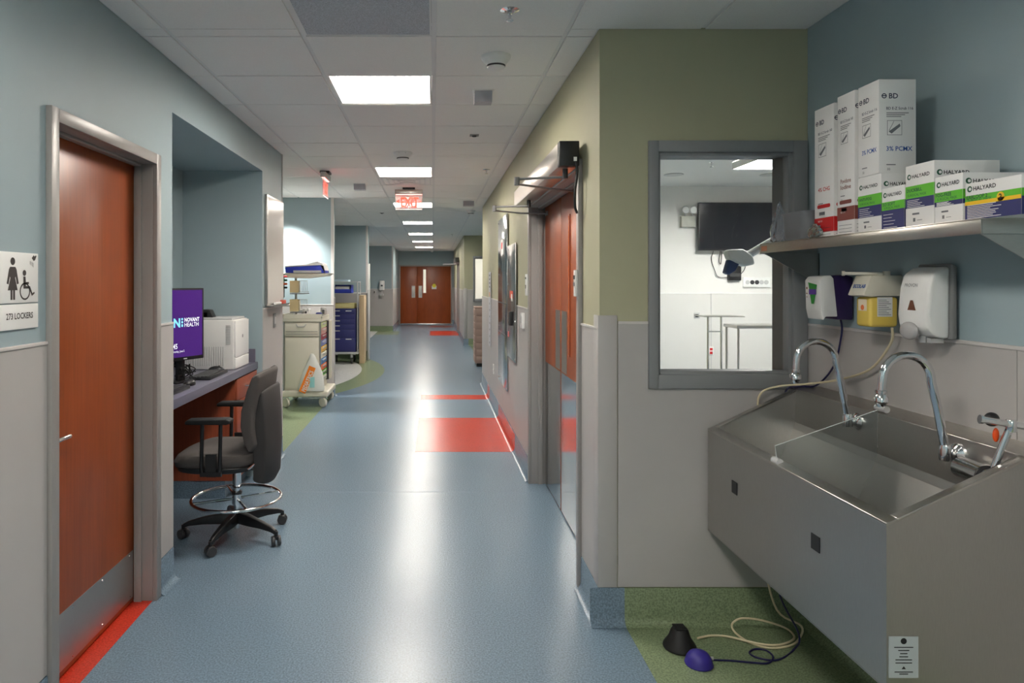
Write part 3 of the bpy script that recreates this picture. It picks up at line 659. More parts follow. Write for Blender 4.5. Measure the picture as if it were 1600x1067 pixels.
MB().disc(o-EX*.0004, -EY, EZ, .035, .070, .010, 14).build('orange_print', mat('orange_print', (236,120,60), .5), d)
u = Vector((-.030, 0, -.073)).normalized()
MB().text('ECOLAB', Vector((1.5555, 2.535, 1.5295))-EX*.0012, -EY, Vector((.38, 0, .925)), 0.006, 0, .020, width=.07, bold=.03).build('brand_print', G_BLUE, d)
d = thing('foam_dispenser', 'large white foam soap dispenser with round push pad', 'dispenser', (1.65, 2.27, 1.37))
MB().prism([(WXF, 1.366), (WXF, 1.602), (1.668, 1.613), (1.665, 1.362)], 'y', 2.196, 2.352).build('back_plate', M_GREY, d, bev=.008, seg=3)
MB().prism([(1.668, 1.366), (1.670, 1.603), (1.640, 1.597), (1.612, 1.575), (1.600, 1.53), (1.592, 1.44), (1.598, 1.40), (1.625, 1.372)], 'y', 2.202, 2.346).build('cover', M_WHITE, d, bev=.012, seg=3)
o = Vector((1.5935, 2.275, 1.46)); MB().poly(o, -EY, EZ, [(-.030,-.026),(.030,-.026),(.006,.030),(-.006,.030)]).build('sight_window', mat('amber_window', (110,72,56), .25), d)
MB().text('PROVON', Vector((1.5985, 2.315, 1.535)), -EY, Vector((.13,0,1)), 0, 0, .016, width=.06).build('brand_print', M_INKG, d)
MB().ell((1.592, 2.285, 1.388), (.014, .042, .030)).build('push_pad', mat('pad_grey', (176,174,174), .25), d, smooth=True)
MB().box(1.62, 1.66, 2.22, 2.24, 1.352, 1.366).build('latch_tab', M_LGREY, d); MB().cyl((1.63, 2.275, 1.35), (1.63, 2.275, 1.372), .012).build('nozzle', M_LGREY, d)
# ---- hoses and pedals
def smooth_path(pts, n=6):
    P = [Vector(p) for p in pts]; out = []
    for i in range(len(P)-1):
        p0, p1, p2, p3 = P[max(i-1, 0)], P[i], P[i+1], P[min(i+2, len(P)-1)]
        for k in range(n):
            t = k/n; out.append(.5*((2*p1)+(p2-p0)*t+(2*p0-5*p1+4*p2-p3)*t*t+(3*p1-p0-3*p2+p3)*t**3))
    return out+[P[-1]]
def fl(x, y, z=.006):
    Y = (CH-z)*F/(y-VY)
    if Y > 3.03: Y = 3.03; z = CH-(y-VY)/F*Y      # the loop climbs the coved base here
    return ((x-VX)/F*Y, Y, z)
M_HOSE = mat('cream_hose', (214,202,168), .45); M_NHOSE = mat('navy_hose', (24,22,70), .4)
ch = MB().tube(smooth_path([(1.640, 2.44, 1.386), (1.655, 2.47, 1.33), (1.665, 2.60, 1.22), (1.66, 2.80, 1.15), (1.62, 2.98, 1.105), (1.54, 3.05, 1.085), (1.47, 3.066, 1.05), (1.462, 3.077, .95), (1.462, 3.077, .6), (1.48, 3.05, .30), (1.50, 2.98, .12), fl(1252, 978, .05), fl(1247, 1000, .012), fl(1230, 1010), fl(1200, 1012), fl(1172, 1004), fl(1153, 992), fl(1144, 981), fl(1146, 972), fl(1160, 966), fl(1190, 969), fl(1225, 980), fl(1240, 992, .012), fl(1238, 1000, .014), fl(1220, 1007, .015), fl(1195, 1007, .015), fl(1165, 1001, .015), fl(1135, 994), fl(1110, 993), fl(1090, 997, .015)]), .0045, 8)
tag(ch.build('cream_hose', M_HOSE, smooth=True), 'cream foot-pump hose looping on the green floor and up past the sink', 'hose')
nh = MB().tube(smooth_path([(1.665, 2.79, 1.398), (1.675, 2.80, 1.34), (1.678, 2.86, 1.20), (1.672, 2.98, 1.10), (1.64, 3.05, 1.085), (1.585, 3.070, 1.06), (1.583, 3.077, .9), (1.58, 3.077, .5), (1.53, 3.03, .2), fl(1248, 990, .08), fl(1240, 1015), fl(1215, 1031), fl(1185, 1028), fl(1171, 1020), fl(1180, 1014), fl(1197, 1016), fl(1208, 1026), fl(1200, 1036), fl(1175, 1035), fl(1140, 1032), fl(1112, 1031, .012)]), .004, 8)
tag(nh.build('navy_hose', M_NHOSE, smooth=True), 'thin navy hose from the purple dispenser down to the purple pedal', 'hose')
x, y, _ = fl(1062, 1010); p = thing('foot_pump', 'black rubber foot pump with ribbed top on the green floor', 'foot pump', (x, y, .0015), world=False)
MB().lathe([(.066, 0), (.069, .006), (.066, .016), (.046, .045), (.036, .075), (.030, .084), (.001, .086)], n=28).build('bellows', M_RUBBER, p, smooth=True)
b = MB()
for i in range(-3, 4): b.box(-.024, .024, i*.008-.002, i*.008+.002, .084, .089)
b.build('tread_rib', M_RUBBER, p)
x, y, _ = fl(1092, 1036); p = thing('foot_bulb', 'purple domed rubber foot bulb beside the black foot pump', 'foot pump', (x, y, .0015), world=False)
MB().lathe([(.054, 0), (.056, .005), (.054, .010), (.050, .026), (.038, .044), (.020, .054), (.001, .057)], n=28).build('bulb', mat('purple_rubber', (48,38,130), .5), p, smooth=True)
MB().cyl((.045, .01, .018), (.062, .014, .016), .007).build('hose_collar', M_LGREY, p)
# ================================================================= RIGHT CORRIDOR WALL
op = thing('door_operator', 'long silver automatic door operator with two arms over the doors', 'door operator', (.69, 4.37, 2.13))
OX0, OX1 = .630, .730
MB().box(OX0, OX1, 3.46, 5.32, 2.133, 2.254).build('cover', M_STEEL, op, bev=.004)
MB().box(OX0-.001, OX1-.001, 3.405, 3.46, 2.131, 2.256).build('end_cap', M_BLACK, op, bev=.004)
MB().box(OX1, .7315, 3.44, 5.31, 2.15, 2.25).build('mounting_plate', M_STEEL2, op)
MB().tube(smooth_path([(.71, 3.402, 2.15), (.715, 3.395, 2.10), (.705, 3.40, 2.0), (.708, 3.41, 1.93), (.722, 3.44, 1.905), (.7315, 3.48, 1.905)]), .0065, 8).build('power_cable', M_BLACK, op, smooth=True)
MB().box(.700, .716, 3.402, 3.407, 2.155, 2.175).build('cable_gland', M_WHITE, op)
for y, far in ((3.52, 0), (4.86, 1)):
    MB().cyl((.68, y, 2.133), (.68, y, 2.085), .014).build('spindle', M_DGREY, op, smooth=True)
    k = (.445, y+.11, 2.098)
    MB().tube([(.68, y, 2.092), (.56, y+.055, 2.096), k], .007, 8).cyl((k[0], k[1], 2.065), (k[0], k[1], 2.108), .015).build('main_arm', M_GREY, op, smooth=True)
    MB().tube([(k[0], k[1], 2.072), (.66, y+.28, 2.07), (.853, y+(.42 if not far else .30), 2.07)], .006, 8).box(.852, .8605, y+(.38 if not far else .26), y+(.46 if not far else .34), 2.055, 2.085).build('forearm', M_GREY, op, smooth=True)
# stainless panels
def wall_panel(y0, y1, z0, z1, name, label, cat, m=M_STEEL2):
    t = thing(name, label, cat, (XR-.01, (y0+y1)/2, z0))
    MB().box(XR-.022, XR-.0115, y0, y1, z0, z1).build('face_plate', m, t, bev=.002)
    s = MB()
    for i in range(4):
        for y in (y0+.02, y1-.02): s.cyl((XR-.022, y, z0+.03+(z1-z0-.06)*i/3), (XR-.0255, y, z0+.03+(z1-z0-.06)*i/3), .007, n=8)
    s.build('screw', M_CHROME, t)
    return t
p = wall_panel(6.80, 7.72, .46, 2.24, 'steel_cabinet_panel', 'tall polished steel service panel on the right corridor wall', 'panel', mat('mirror_panel', (190,192,194), .16, metal=1, bump=.15, scale=2, noise=.02))
MB().box(XR-.03, XR-.022, 7.10, 7.32, 1.84, 2.0).build('gauge_plate', M_WHITE, p); MB().box(XR-.033, XR-.03, 7.17, 7.24, 1.9, 1.97).build('red_mark', G_RED, p)
MB().box(XR-.024, XR-.022, 6.81, 7.71, 1.325, 1.335).box(XR-.024, XR-.022, 6.81, 7.71, 1.0, 1.01).build('panel_joint', M_DGREY, p)
p = wall_panel(6.10, 6.74, .824, 1.905, 'gas_valve_panel', 'lower steel gas valve panel with red label and black latch', 'panel', mat('gas_panel_steel', (190,188,186), .24, metal=1))
MB().box(XR-.025, XR-.022, 6.28, 6.52, 1.40, 1.47).build('red_label', mat('label_red', (206,84,62), .5), p); MB().box(XR-.0262, XR-.025, 6.30, 6.40, 1.375, 1.44).build('white_label', M_CARD, p)
MB().box(XR-.045, XR-.022, 6.30, 6.36, 1.15, 1.28).box(XR-.04, XR-.022, 6.45, 6.49, 1.14, 1.27).build('latch', M_BLACK, p, bev=.004)
MB().box(XR-.025, XR-.022, 6.62, 6.70, 1.02, 1.07).build('red_tag', mat('tag_pink', (216,110,110), .5), p)
sg = thing('vertical_sign', 'tall narrow grey wall sign with lettering running down it', 'sign', (XR-.01, 8.9, .72))
MB().box(XR-.018, XR-.0112, 8.80, 9.10, .715, 1.685).build('sign_board', mat('sign_silver', (196,198,202), .4), sg)
t = MB(); o = Vector((XR-.0185, 9.08, .72))
for i in range(7): t.quad(o, -EY, EZ, .11+.02*(i % 2), .17+.02*(i % 2), .03+.085*i, .055+.085*i)
t.build('sign_marks', mat('sign_grey_ink', (70,74,84), .6), sg, stuff=True)
MB().quad(o, -EY, EZ, .07, .21, .64, .70).build('orange_square', mat('sign_orange', (214,150,70), .5), sg)
t = MB(); [t.quad(o, -EY, EZ, .08, .22, .76+.05*i, .78+.05*i) for i in range(4)]; t.build('fine_lines', M_INKG, sg)
def plate(name, label, cat, y, z, w, h, m, ax='x', pos=XR-.0118, sg_=-1, parts=(), th=.008):
    t = thing(name, label, cat, (pos, y, z-h/2) if ax == 'x' else (y, pos, z-h/2))
    def bx(a0, a1, z0, z1, u0, u1):
        lo, hi = sorted((pos+sg_*u0, pos+sg_*u1)); return (lo, hi, y+a0, y+a1, z+z0, z+z1) if ax == 'x' else (y+a0, y+a1, lo, hi, z+z0, z+z1)
    MB().box(*bx(-w/2, w/2, -h/2, h/2, 0, th)).build('cover_plate', m, t, bev=.002)
    for nm, mm, a0, a1, z0, z1 in parts: MB().box(*bx(a0, a1, z0, z1, th, th+.004)).build(nm, mm, t)
    return t
plate('wall_outlet', 'white duplex outlet low on the wall by the tall sign', 'outlet', 8.42, .48, .075, .12, M_WHITE, parts=(('socket', M_LGREY, -.018, .018, .01, .045), ('socket', M_LGREY, -.018, .018, -.045, -.01)), pos=XR-.0075)
plate('thermostat', 'white thermostat on the wainscot beside the operating room doors', 'thermostat', 5.62, 1.235, .10, .125, M_WHITE, parts=(('display', M_LGREY, -.03, .03, -.02, .04),), pos=XR-.0075, th=.024)
plate('intercom', 'white two-part wall intercom beside the far door jamb', 'intercom', 5.42, 1.53, .09, .17, M_WHITE, parts=(('speaker_slot', M_DGREY, -.02, .02, .045, .06), ('button', M_GREY, -.012, .012, -.03, .0)), pos=XR-.0005, th=.02)
plate('card_reader', 'narrow white push switch on the jamb beside the door stickers', 'switch', 3.474, 1.545, .035, .135, M_WHITE, parts=(('key_switch', M_DGREY, -.010, .010, .02, .04), ('button', M_GREY, -.010, .010, -.015, .005)), pos=XR-.0235, th=.014)
st = thing('caution_sticker', 'yellow caution door sticker over a blue notice', 'sticker', (.86, 3.66, 1.28))
o = Vector((.8598, 3.735, 1.27))
n = 12
MB().poly(o, -EY, EZ, [(0,.07),(.12,.07),(.12,.20)]+[(.06+.06*math.cos(math.pi*j/n), .20+.06*math.sin(math.pi*j/n)) for j in range(1, n)]+[(0,.20)]).build('yellow_sticker', mat('sticker_yellow', (238,214,30), .5), st)
o = o-EX*.0005
MB().quad(o, -EY, EZ, 0, .12, 0, .07).build('blue_notice', mat('sticker_blue', (84,98,178), .5), st)
t = MB().text('CAUTION', o, -EY, EZ, .015, .205, .022, width=.09).quad(o, -EY, EZ, .008, .112, .185, .195).quad(o, -EY, EZ, .008, .112, .155, .165).text('AUTOMATIC', o, -EY, EZ, .015, .168, .014, width=.09).text('DOOR', o, -EY, EZ, .03, .125, .022, width=.06)
t.build('sticker_print', M_INK, st)
t = MB(); [t.quad(o-EX*.0004, -EY, EZ, .015, .10-.02*(i % 2), .012+.016*i, .020+.016*i) for i in range(4)]; t.build('notice_print', M_CARD, st, stuff=True)
# brown drawer stack in the far right recess
b = thing('drawer_stack', 'tall brown stack of drawers just past the end of the green wall', 'drawer unit', (1.0, 12.75, 0))
M_TAUPE = mat('taupe_plastic', (166,140,128), .5)
MB().box(.775, 1.25, 12.55, 13.05, .06, 1.07).build('carcass', M_TAUPE, b, bev=.004)
for i in range(8): MB().box(.763, .775, 12.56, 13.04, .075+i*.123, .075+i*.123+.113).build('drawer_front', M_TAUPE, b, bev=.004); MB().box(.79, 1.235, 12.540, 12.55, .075+i*.123, .075+i*.123+.113).build('side_panel', M_TAUPE, b, bev=.004)
MB().box(.765, 1.255, 12.545, 13.055, 1.07, 1.095).build('top', M_TAUPE, b, bev=.004)
MB().box(.80, 1.23, 12.57, 13.03, .001, .06).build('plinth', M_BLACK, b)
# far door operator, partly seen
op2 = thing('far_door_operator', 'black and silver operator over the distant right doors', 'door operator', (.70, 20.4, 2.13))
MB().box(.63, .7315, 19.5, 21.3, 2.133, 2.254).build('cover', M_STEEL, op2, bev=.004)
MB().box(.629, .731, 19.42, 19.5, 2.131, 2.256).build('end_cap', M_BLACK, op2)
MB().tube([(.68, 20.0, 2.133), (.68, 20.0, 2.09), (.4, 20.2, 2.09), (.30, 20.3, 2.09)], .012, 8).build('main_arm', M_GREY, op2)
MB().tube([(.30, 20.3, 2.07), (.66, 20.3, 2.07), (.853, 20.3, 2.07)], .011, 8).build('forearm', M_GREY, op2)

# ================================================================= OPERATING ROOM BEHIND THE WINDOW
OB = 9.882
for i, (x0, y0) in enumerate(((3.45, 7.3),)):
    troffer(x0, y0, 'bright rectangular operating room ceiling light in front of the television', z=2.862, w=1.15, d=.62, grp=None, em=mat('or_lamp', (255,252,246), .5, emit=30))
t = thing('ceiling_light_offscreen', 'white ceiling panel light in the room behind the distant window', 'ceiling light', (1.6, 18.2, 2.78), world=False); MB().box(-.5, .5, -.3, .3, -.02, .015).build('diffuser_offscreen', M_LIGHT, t)
for x in (3.1, 4.34):
    t = thing('downlight', 'round operating room downlight above the '+('emergency light' if x < 4 else 'television'), 'downlight', (x, 8.8, 2.94), 0, 'operating room downlights', world=False)
    MB().lathe([(.07, -.001), (.12, -.001), (.125, -.008), (.07, -.012)], n=24).build('trim_ring', M_LGREY, t, smooth=True); MB().lathe([(.001, -.004), (.07, -.004), (.07, -.001), (.001, -.001)]).build('lens', mat('or_lens', (255,255,250), .5, emit=30), t)
t = thing('fire_sprinkler', 'small sprinkler head in the operating room ceiling', 'sprinkler', (3.22, 7.9, 2.94), world=False)
MB().lathe([(.03, 0), (.03, -.006), (.008, -.012), (.008, -.05), (.02, -.052), (.02, -.056)], n=16).build('head', M_CHROME, t)
tv = thing('wall_television', 'large black wall television in the operating room', 'television', (4.42, 9.8, 2.0))
MB().box(3.80, 5.06, 9.77, 9.815, 2.005, 2.692).build('bezel', M_BLACK, tv, bev=.004); MB().box(3.815, 5.045, 9.767, 9.77, 2.025, 2.677).build('screen', mat('screen_black', (34,35,40), .16), tv)
MB().box(4.2, 4.7, 9.815, OB+.017, 2.15, 2.5).build('wall_mount', M_BLACK, tv)
em_ = thing('emergency_light', 'twin-head emergency light beside the television', 'emergency light', (3.68, 9.85, 2.35))
MB().box(3.575, 3.785, 9.83, OB+.0175, 2.345, 2.505).build('battery_box', mat('beige_grey', (178,178,168), .5), em_, bev=.006)
for x in (3.63, 3.745):
    h = MB().lathe([(.02, .05), (.05, .03), (.058, 0), (.054, -.006), (.001, -.006)], (x, 9.82, 2.59), (0,1,0), 20).cyl((x, 9.855, 2.50), (x, 9.85, 2.57), .012).build('lamp_head', M_LGREY, em_, smooth=True)
    MB().lathe([(.001, .0), (.048, .0), (.046, -.004), (.001, -.006)], (x, 9.8125, 2.59), (0,1,0), 20).build('lens', M_WHITE, h)
jb = thing('cable_box', 'black box with loose cables below the television', 'junction box', (4.35, 9.87, 1.58))
MB().box(4.26, 4.44, 9.84, OB+.0175, 1.578, 1.79).build('box', M_BLACK, jb, bev=.003); MB().box(4.275, 4.425, 9.836, 9.84, 1.63, 1.68).build('label_strip', M_DGREY, jb)
MB().tube(smooth_path([(4.26, 9.87, 1.62), (4.12, 9.87, 1.63), (4.07, 9.87, 1.72), (4.02, 9.87, 1.88), (4.05, 9.87, 2.0)]), .005, 6).tube(smooth_path([(4.44, 9.87, 1.66), (4.5, 9.86, 1.75), (4.50, 9.87, 1.85), (4.42, 9.87, 1.99)]), .005, 6).tube(smooth_path([(4.15, 9.87, 2.0), (4.13, 9.87, 1.86), (4.16, 9.87, 1.82), (4.17, 9.87, 2.0)]), .005, 6).build('cable', M_BLACK, jb, smooth=True)
sp = thing('switch_panel', 'white wall panel with a row of round gas outlets', 'outlet panel', (4.68, 9.89, 1.48))
MB().box(4.485, 4.875, 9.872, OB+.0175, 1.476, 1.624).build('panel', M_WHITE, sp, bev=.004)
for i in range(5): MB().lathe([(.001, .006), (.03, .006), (.032, 0)], (4.545+i*.068, 9.872, 1.55), (0,-1,0), 16).build('outlet', M_DGREY if i in (1, 2) else M_LGREY, sp)
plate('data_outlet', 'small black socket on the operating room wainscot', 'outlet', 3.816, 1.067, .08, .085, M_LGREY, 'y', 9.8875, -1, (('socket', M_BLACK, -.022, .022, -.022, .022),))
plate('red_outlet', 'red emergency outlet low on the operating room wall', 'outlet', 4.02, .556, .075, .12, M_WHITE, 'y', 9.883, -1, (('socket', G_RED, -.02, .02, .008, .045), ('socket', G_RED, -.02, .02, -.045, -.008)))
ms = thing('instrument_stand', 'steel instrument stand with flat tray in the operating room', 'stand', (3.5, 8.5, 0))
MB().box(3.31, 3.80, 8.32, 8.66, 1.125, 1.137).build('tray', M_STEEL, ms, bev=.003)
for x in (3.42, 3.585): MB().cyl((x, 8.5, .04), (x, 8.5, 1.125), .014, n=10).build('post', M_CHROME, ms, smooth=True)
MB().box(3.30, 3.70, 8.47, 8.53, .001, .05).build('base', M_STEEL, ms, bev=.005); MB().box(3.41, 3.60, 8.49, 8.51, .93, .945).build('crossbar', M_CHROME, ms)
tb = thing('steel_table', 'stainless steel table with lower shelf in the operating room', 'table', (4.4, 8.97, 0))
MB().box(3.90, 4.95, 8.76, 9.18, .955, .995).build('table_top', M_STEEL, tb, bev=.003); MB().box(3.92, 4.93, 8.78, 9.16, .30, .32).build('lower_shelf', M_STEEL, tb)
for x in (3.93, 4.92):
    for y in (8.79, 9.15): MB().cyl((x, y, .001), (x, y, .955), .015, n=10).build('leg', M_STEEL, tb, smooth=True)
bm_ = thing('equipment_boom', 'white ceiling-hung boom arm with blue handle', 'boom arm', (3.7, 6.5, 2.94))
MB().cyl((3.7, 6.5, 2.14), (3.7, 6.5, 2.938), .05).cyl((3.7, 6.5, 2.88), (3.7, 6.5, 2.938), .13).build('ceiling_column', M_WHITE, bm_, smooth=True)
MB().tube([(3.70, 6.5, 2.18), (3.34, 6.5, 2.0), (2.98, 6.5, 1.80)], [.06, .045, .035], 14).build('arm', M_WHITE, bm_, smooth=True)
MB().prism([(2.78, 1.83), (2.80, 1.86), (2.93, 1.865), (3.02, 1.80), (3.04, 1.72), (2.95, 1.70), (2.86, 1.735), (2.80, 1.77)], 'y', 6.44, 6.56).build('head', M_WHITE, bm_, bev=.02, seg=3)
MB().prism([(2.80, 1.765), (2.90, 1.725), (2.86, 1.66), (2.80, 1.62), (2.765, 1.64)], 'y', 6.46, 6.54).build('handle', mat('steel_blue_plastic', (60,78,124), .4), bm_, bev=.008)
# ================================================================= LEFT: sign, desk niche, chair
sg = thing('room_sign', 'white locker room sign with woman and wheelchair pictograms, 273 LOCKERS', 'sign', (XL, 2.25, 1.39))
MB().box(XL, XL+.006, 2.143, 2.350, 1.482, 1.648).build('pictogram_panel', M_WHITE, sg, bev=.001); MB().box(XL, XL+.006, 2.143, 2.350, 1.396, 1.478).build('name_panel', M_WHITE, sg, bev=.001)
o = Vector((XL+.0066, 2.143, 1.396)); M_SINK = mat('sign_ink', (62,56,54), .6); t = MB()
t.text('273 LOCKERS', o, EY, EZ, .030, .034, .028, width=.145, bold=.02).build('lettering', M_SINK, sg); t = MB()
t.disc(o, EY, EZ, .064, .222, .0125, 18)
t.poly(o, EY, EZ, [(.050,.204),(.078,.204),(.084,.196),(.096,.150),(.086,.147),(.079,.172),(.0765,.168),(.090,.128),(.038,.128),(.0515,.168),(.049,.172),(.042,.147),(.032,.150),(.044,.196)])
t.quad(o, EY, EZ, .052, .0625, .097, .128).quad(o, EY, EZ, .0655, .076, .097, .128)
t.build('woman_pictogram', M_SINK, sg, stuff=True); t = MB()
t.disc(o, EY, EZ, .127, .185, .010, 16)
t.disc(o, EY, EZ, .130, .124, .029, 26, .0235)
t.poly(o, EY, EZ, [(.121,.173),(.133,.173),(.135,.155),(.152,.155),(.152,.148),(.135,.148),(.136,.141),(.158,.141),(.172,.117),(.183,.122),(.185,.116),(.169,.108),(.153,.133),(.122,.133)])
t.build('wheelchair_pictogram', M_SINK, sg, stuff=True); t = MB()
t.poly(o, EY, EZ, [(.168,.236),(.180,.226),(.188,.230),(.196,.244),(.190,.246),(.186,.241),(.180,.246)])
for a in range(4): t.quad(o, EY, EZ, .158+.006*a, .160+.006*a, .214-.003*a, .226-.002*a)
t.build('shower_pictogram', M_SINK, sg, stuff=True)
# desk: counter, pedestal, modesty panel
ct = thing('desk_counter', 'slate grey laminate counter spanning the desk niche', 'counter', (-1.7, 4.51, .862))
M_CTR = mat('counter_laminate', (104,102,118), .35, noise=.1, scale=300)
MB().box(-2.004, -1.40, 3.573, 5.455, .862, .916).build('worktop', M_CTR, ct, bev=.004)
MB().box(-2.0, -1.42, 5.437, 5.4555, .916, 1.02).box(-2.0035, -1.985, 3.573, 5.437, .916, 1.02).build('backsplash', M_CTR, ct)
pd = thing('drawer_pedestal', 'cherry laminate drawer pedestal under the far end of the counter', 'drawer unit', (-1.7, 5.17, 0))
MB().box(-2.0, -1.425, 4.89, 5.4545, .127, .8615).build('carcass', M_WOOD2, pd)
MB().box(-2.0, -1.494, 4.892, 5.4545, .001, .127).build('plinth', M_FLOOR, pd)
for i, (z0, z1) in enumerate(((.70, .852), (.42, .694), (.135, .414))):
    f = MB().box(-1.425, -1.407, 4.90, 5.446, z0, z1).build('drawer_front', M_WOOD2, pd, bev=.002)
    h = MB().tube([(-1.407, 5.11, (z0+z1)/2), (-1.380, 5.115, (z0+z1)/2), (-1.380, 5.235, (z0+z1)/2), (-1.407, 5.24, (z0+z1)/2)], .005, 8).build('pull', M_CHROME, f)
mo = MB().box(-2.0, -1.985, 3.5735, 4.889, .127, .8615); tag(mo.build('modesty_panel', M_WOOD2), 'cherry laminate back panel of the knee space under the counter', 'panel')
# monitor
mn = thing('computer_monitor', 'black portrait monitor showing a purple lock screen', 'monitor', (-1.574, 4.31, .916), world=False)
mn.rotation_euler = (0, 0, math.atan2(.891, .454))      # local +x runs along the screen, away from the viewer
MB().box(-.155, .155, -.012, .022, .142, .597).build('bezel', M_BLACK, mn, bev=.005)
MB().box(-.140, .140, -.0135, -.012, .165, .585).build('screen', mat('screen_purple', (58,30,102), .25, emit=.14, ecol=(74,36,120)), mn)
SCW = mat('screen_white', (235,240,250), .4, emit=.22); SCB = mat('screen_blue', (120,200,235), .4, emit=.2)
o = Vector((0, -.0142, .375))
MB().text('N', o, EX, EZ, -.095, -.02, .075, width=.052, bold=.04).quad(o, EX, EZ, -.034, -.020, -.02, -.004).quad(o, EX, EZ, -.034, -.020, .002, .016).quad(o, EX, EZ, -.034, -.020, .022, .034).build('logo_mark', SCB, mn)
MB().text('NOVANT', o, EX, EZ, -.008, .010, .036, width=.122, bold=.015).text('HEALTH', o, EX, EZ, -.008, -.021, .036, width=.115).text('8:45', o, EX, EZ, -.125, -.155, .045, width=.06, bold=.01).text('Wednesday, June 2', o, EX, EZ, -.125, -.178, .018, width=.115).build('screen_text', SCW, mn)
MB().quad(Vector((0, -.0126, .150)), EX, EZ, -.014, .014, 0, .007).build('maker_badge', M_LGREY, mn)
MB().box(-.03, .03, .022, .045, .04, .42).build('stand_neck', M_BLACK, mn, bev=.004); MB().box(-.08, .08, -.02, .13, .0005, .014).box(-.03, .03, .02, .045, .014, .05).build('stand_base', M_BLACK, mn, bev=.004)
rc = random.Random(4); cb = MB()
for i in range(7):
    a = [(rc.uniform(-.03, .10), rc.uniform(-.02, .09), rc.uniform(.018, .12)) for _ in range(5)]
    cb.tube(smooth_path(a), .0035, 6)
cb.build('cable_tangle', M_RUBBER, mn, smooth=True, stuff=True)
# printer
pn = thing('laser_printer', 'white laser printer at the far end of the counter', 'printer', (-1.64, 5.11, .9165))
MB().box(-1.86, -1.442, 4.935, 5.30, .9175, 1.275).build('body', mat('printer_white', (218,217,214), .4), pn, bev=.008, seg=3)
MB().box(-1.442, -1.430, 4.945, 5.292, 1.005, 1.268).build('front_door', M_WHITE, pn, bev=.003); MB().box(-1.442, -1.430, 4.945, 5.292, .922, 1.0).build('paper_tray', M_WHITE, pn, bev=.003)
MB().box(-1.84, -1.46, 4.95, 5.285, 1.275, 1.290).build('top_cover', M_LGREY, pn, bev=.004)
vb = MB(); [vb.box(-1.835+i*.0165, -1.828+i*.0165, 4.932, 4.9355, .945, 1.085) for i in range(20)]; [vb.box(-1.50, -1.465, 4.932, 4.9355, 1.10+i*.012, 1.106+i*.012) for i in range(12)]
vb.build('vent_rib', M_LGREY, pn); MB().box(-1.72, -1.67, 5.05, 5.06, 1.29, 1.33).prism([(-1.72, 1.29), (-1.63, 1.29), (-1.655, 1.345), (-1.70, 1.35)], 'y', 5.05, 5.13).build('control_panel', M_BLACK, pn, bev=.003)
MB().disc((-1.4295, 5.12, 1.15), -EY, EZ, 0, 0, .014, 16).build('badge', M_GREY, pn)
def keyboard(x, y, rz, label):
    k = thing('keyboard', label, 'keyboard', (x, y, .9165), rz, world=False)
    MB().prism([(-.075, .0), (.075, .0), (.075, .012), (-.075, .022)], 'x', -.2, .2).build('case', M_BLACK, k, bev=.003)
    b = MB()
    for r in range(5):
        yy = -.055+r*.025; z = .022-(yy+.075)/.15*.010
        for c in range(17): b.box(-.19+c*.0225, -.19+c*.0225+.019, yy, yy+.019, z-.001, z+.005)
    b.build('keys', M_DGREY, k)
keyboard(-1.52, 4.61, math.radians(91), 'black keyboard in front of the printer on the counter'); keyboard(-1.53, 3.88, math.radians(89), 'black keyboard beside the mouse at the niche corner')
def mouse(x, y, rz, label):
    m = thing('computer_mouse', label, 'mouse', (x, y, .9165), rz, world=False)
    b = MB().ell((0, 0, .008), (.055, .031, .028), 18, 10)
    for p in b.v: p.z = max(p.z, 0)
    b.build('shell', M_BLACK, m, smooth=True); MB().cyl((.022, -.003, .033), (.022, .003, .033), .007).build('wheel', M_DGREY, m)
mouse(-1.50, 4.20, 1.4, 'black computer mouse near the counter edge by the monitor'); mouse(-1.55, 4.87, .1, 'black computer mouse lying beside the printer')
# task chair --------------------------------------------------------------------------
cz = thing('task_chair', 'charcoal drafting chair with chrome foot ring and castors', 'chair', (-1.20, 4.17, 0), 0, world=False)
arm = MB()
for i in range(5):
    a = math.radians(187+72*i); u = Vector((math.cos(a), math.sin(a), 0)); v = Vector((-u.y, u.x, 0)); rings = []
    for r, w, z0, z1 in ((.02, .030, .09, .155), (.10, .026, .085, .145), (.20, .021, .085, .125), (.28, .017, .078, .106), (.315, .014, .068, .090)):
        rings.append([u*r-v*w+EZ*z0, u*r+v*w+EZ*z0, u*r+v*w*.7+EZ*z1, u*r-v*w*.7+EZ*z1])
    base = MB().loft(rings).build('base_arm', M_BLACK, cz, bev=.004)
    c = u*.315; cs = MB().cyl(c+EZ*.05, c+EZ*.085, .011)
    w2 = Vector((math.cos(a+.9), math.sin(a+.9), 0)); cs.box(c.x-.018, c.x+.018, c.y-.018, c.y+.018, .04, .058); cs.build('castor_fork', M_BLACK, base)
    for s in (-1, 1): MB().lathe([(.012, -.009), (.027, -.009), (.0295, -.005), (.0295, .005), (.027, .009), (.012, .009)], c+w2*(.017*s)+EZ*.0305, w2, 18).build('castor_wheel', M_DGREY, base, smooth=True)
MB().cyl((0,0,.085), (0,0,.16), .034).build('hub', M_BLACK, cz, smooth=True)
MB().cyl((0,0,.05), (0,0,.44), .018).cyl((0,0,.20), (0,0,.26), .028).cyl((0,0,.30), (0,0,.40), .026).build('gas_column', M_CHROME, cz, smooth=True)
MB().cyl((0,0,.26), (0,0,.275), .031).build('column_collar', M_BLACK, cz); MB().cyl((0,0,.40), (0,0,.41), .029).build('column_collar', M_BLACK, cz)
fr = MB().tube([(.265*math.cos(a), .265*math.sin(a), .235) for a in [2*math.pi*j/48 for j in range(48)]], .010, 10, closed=True)
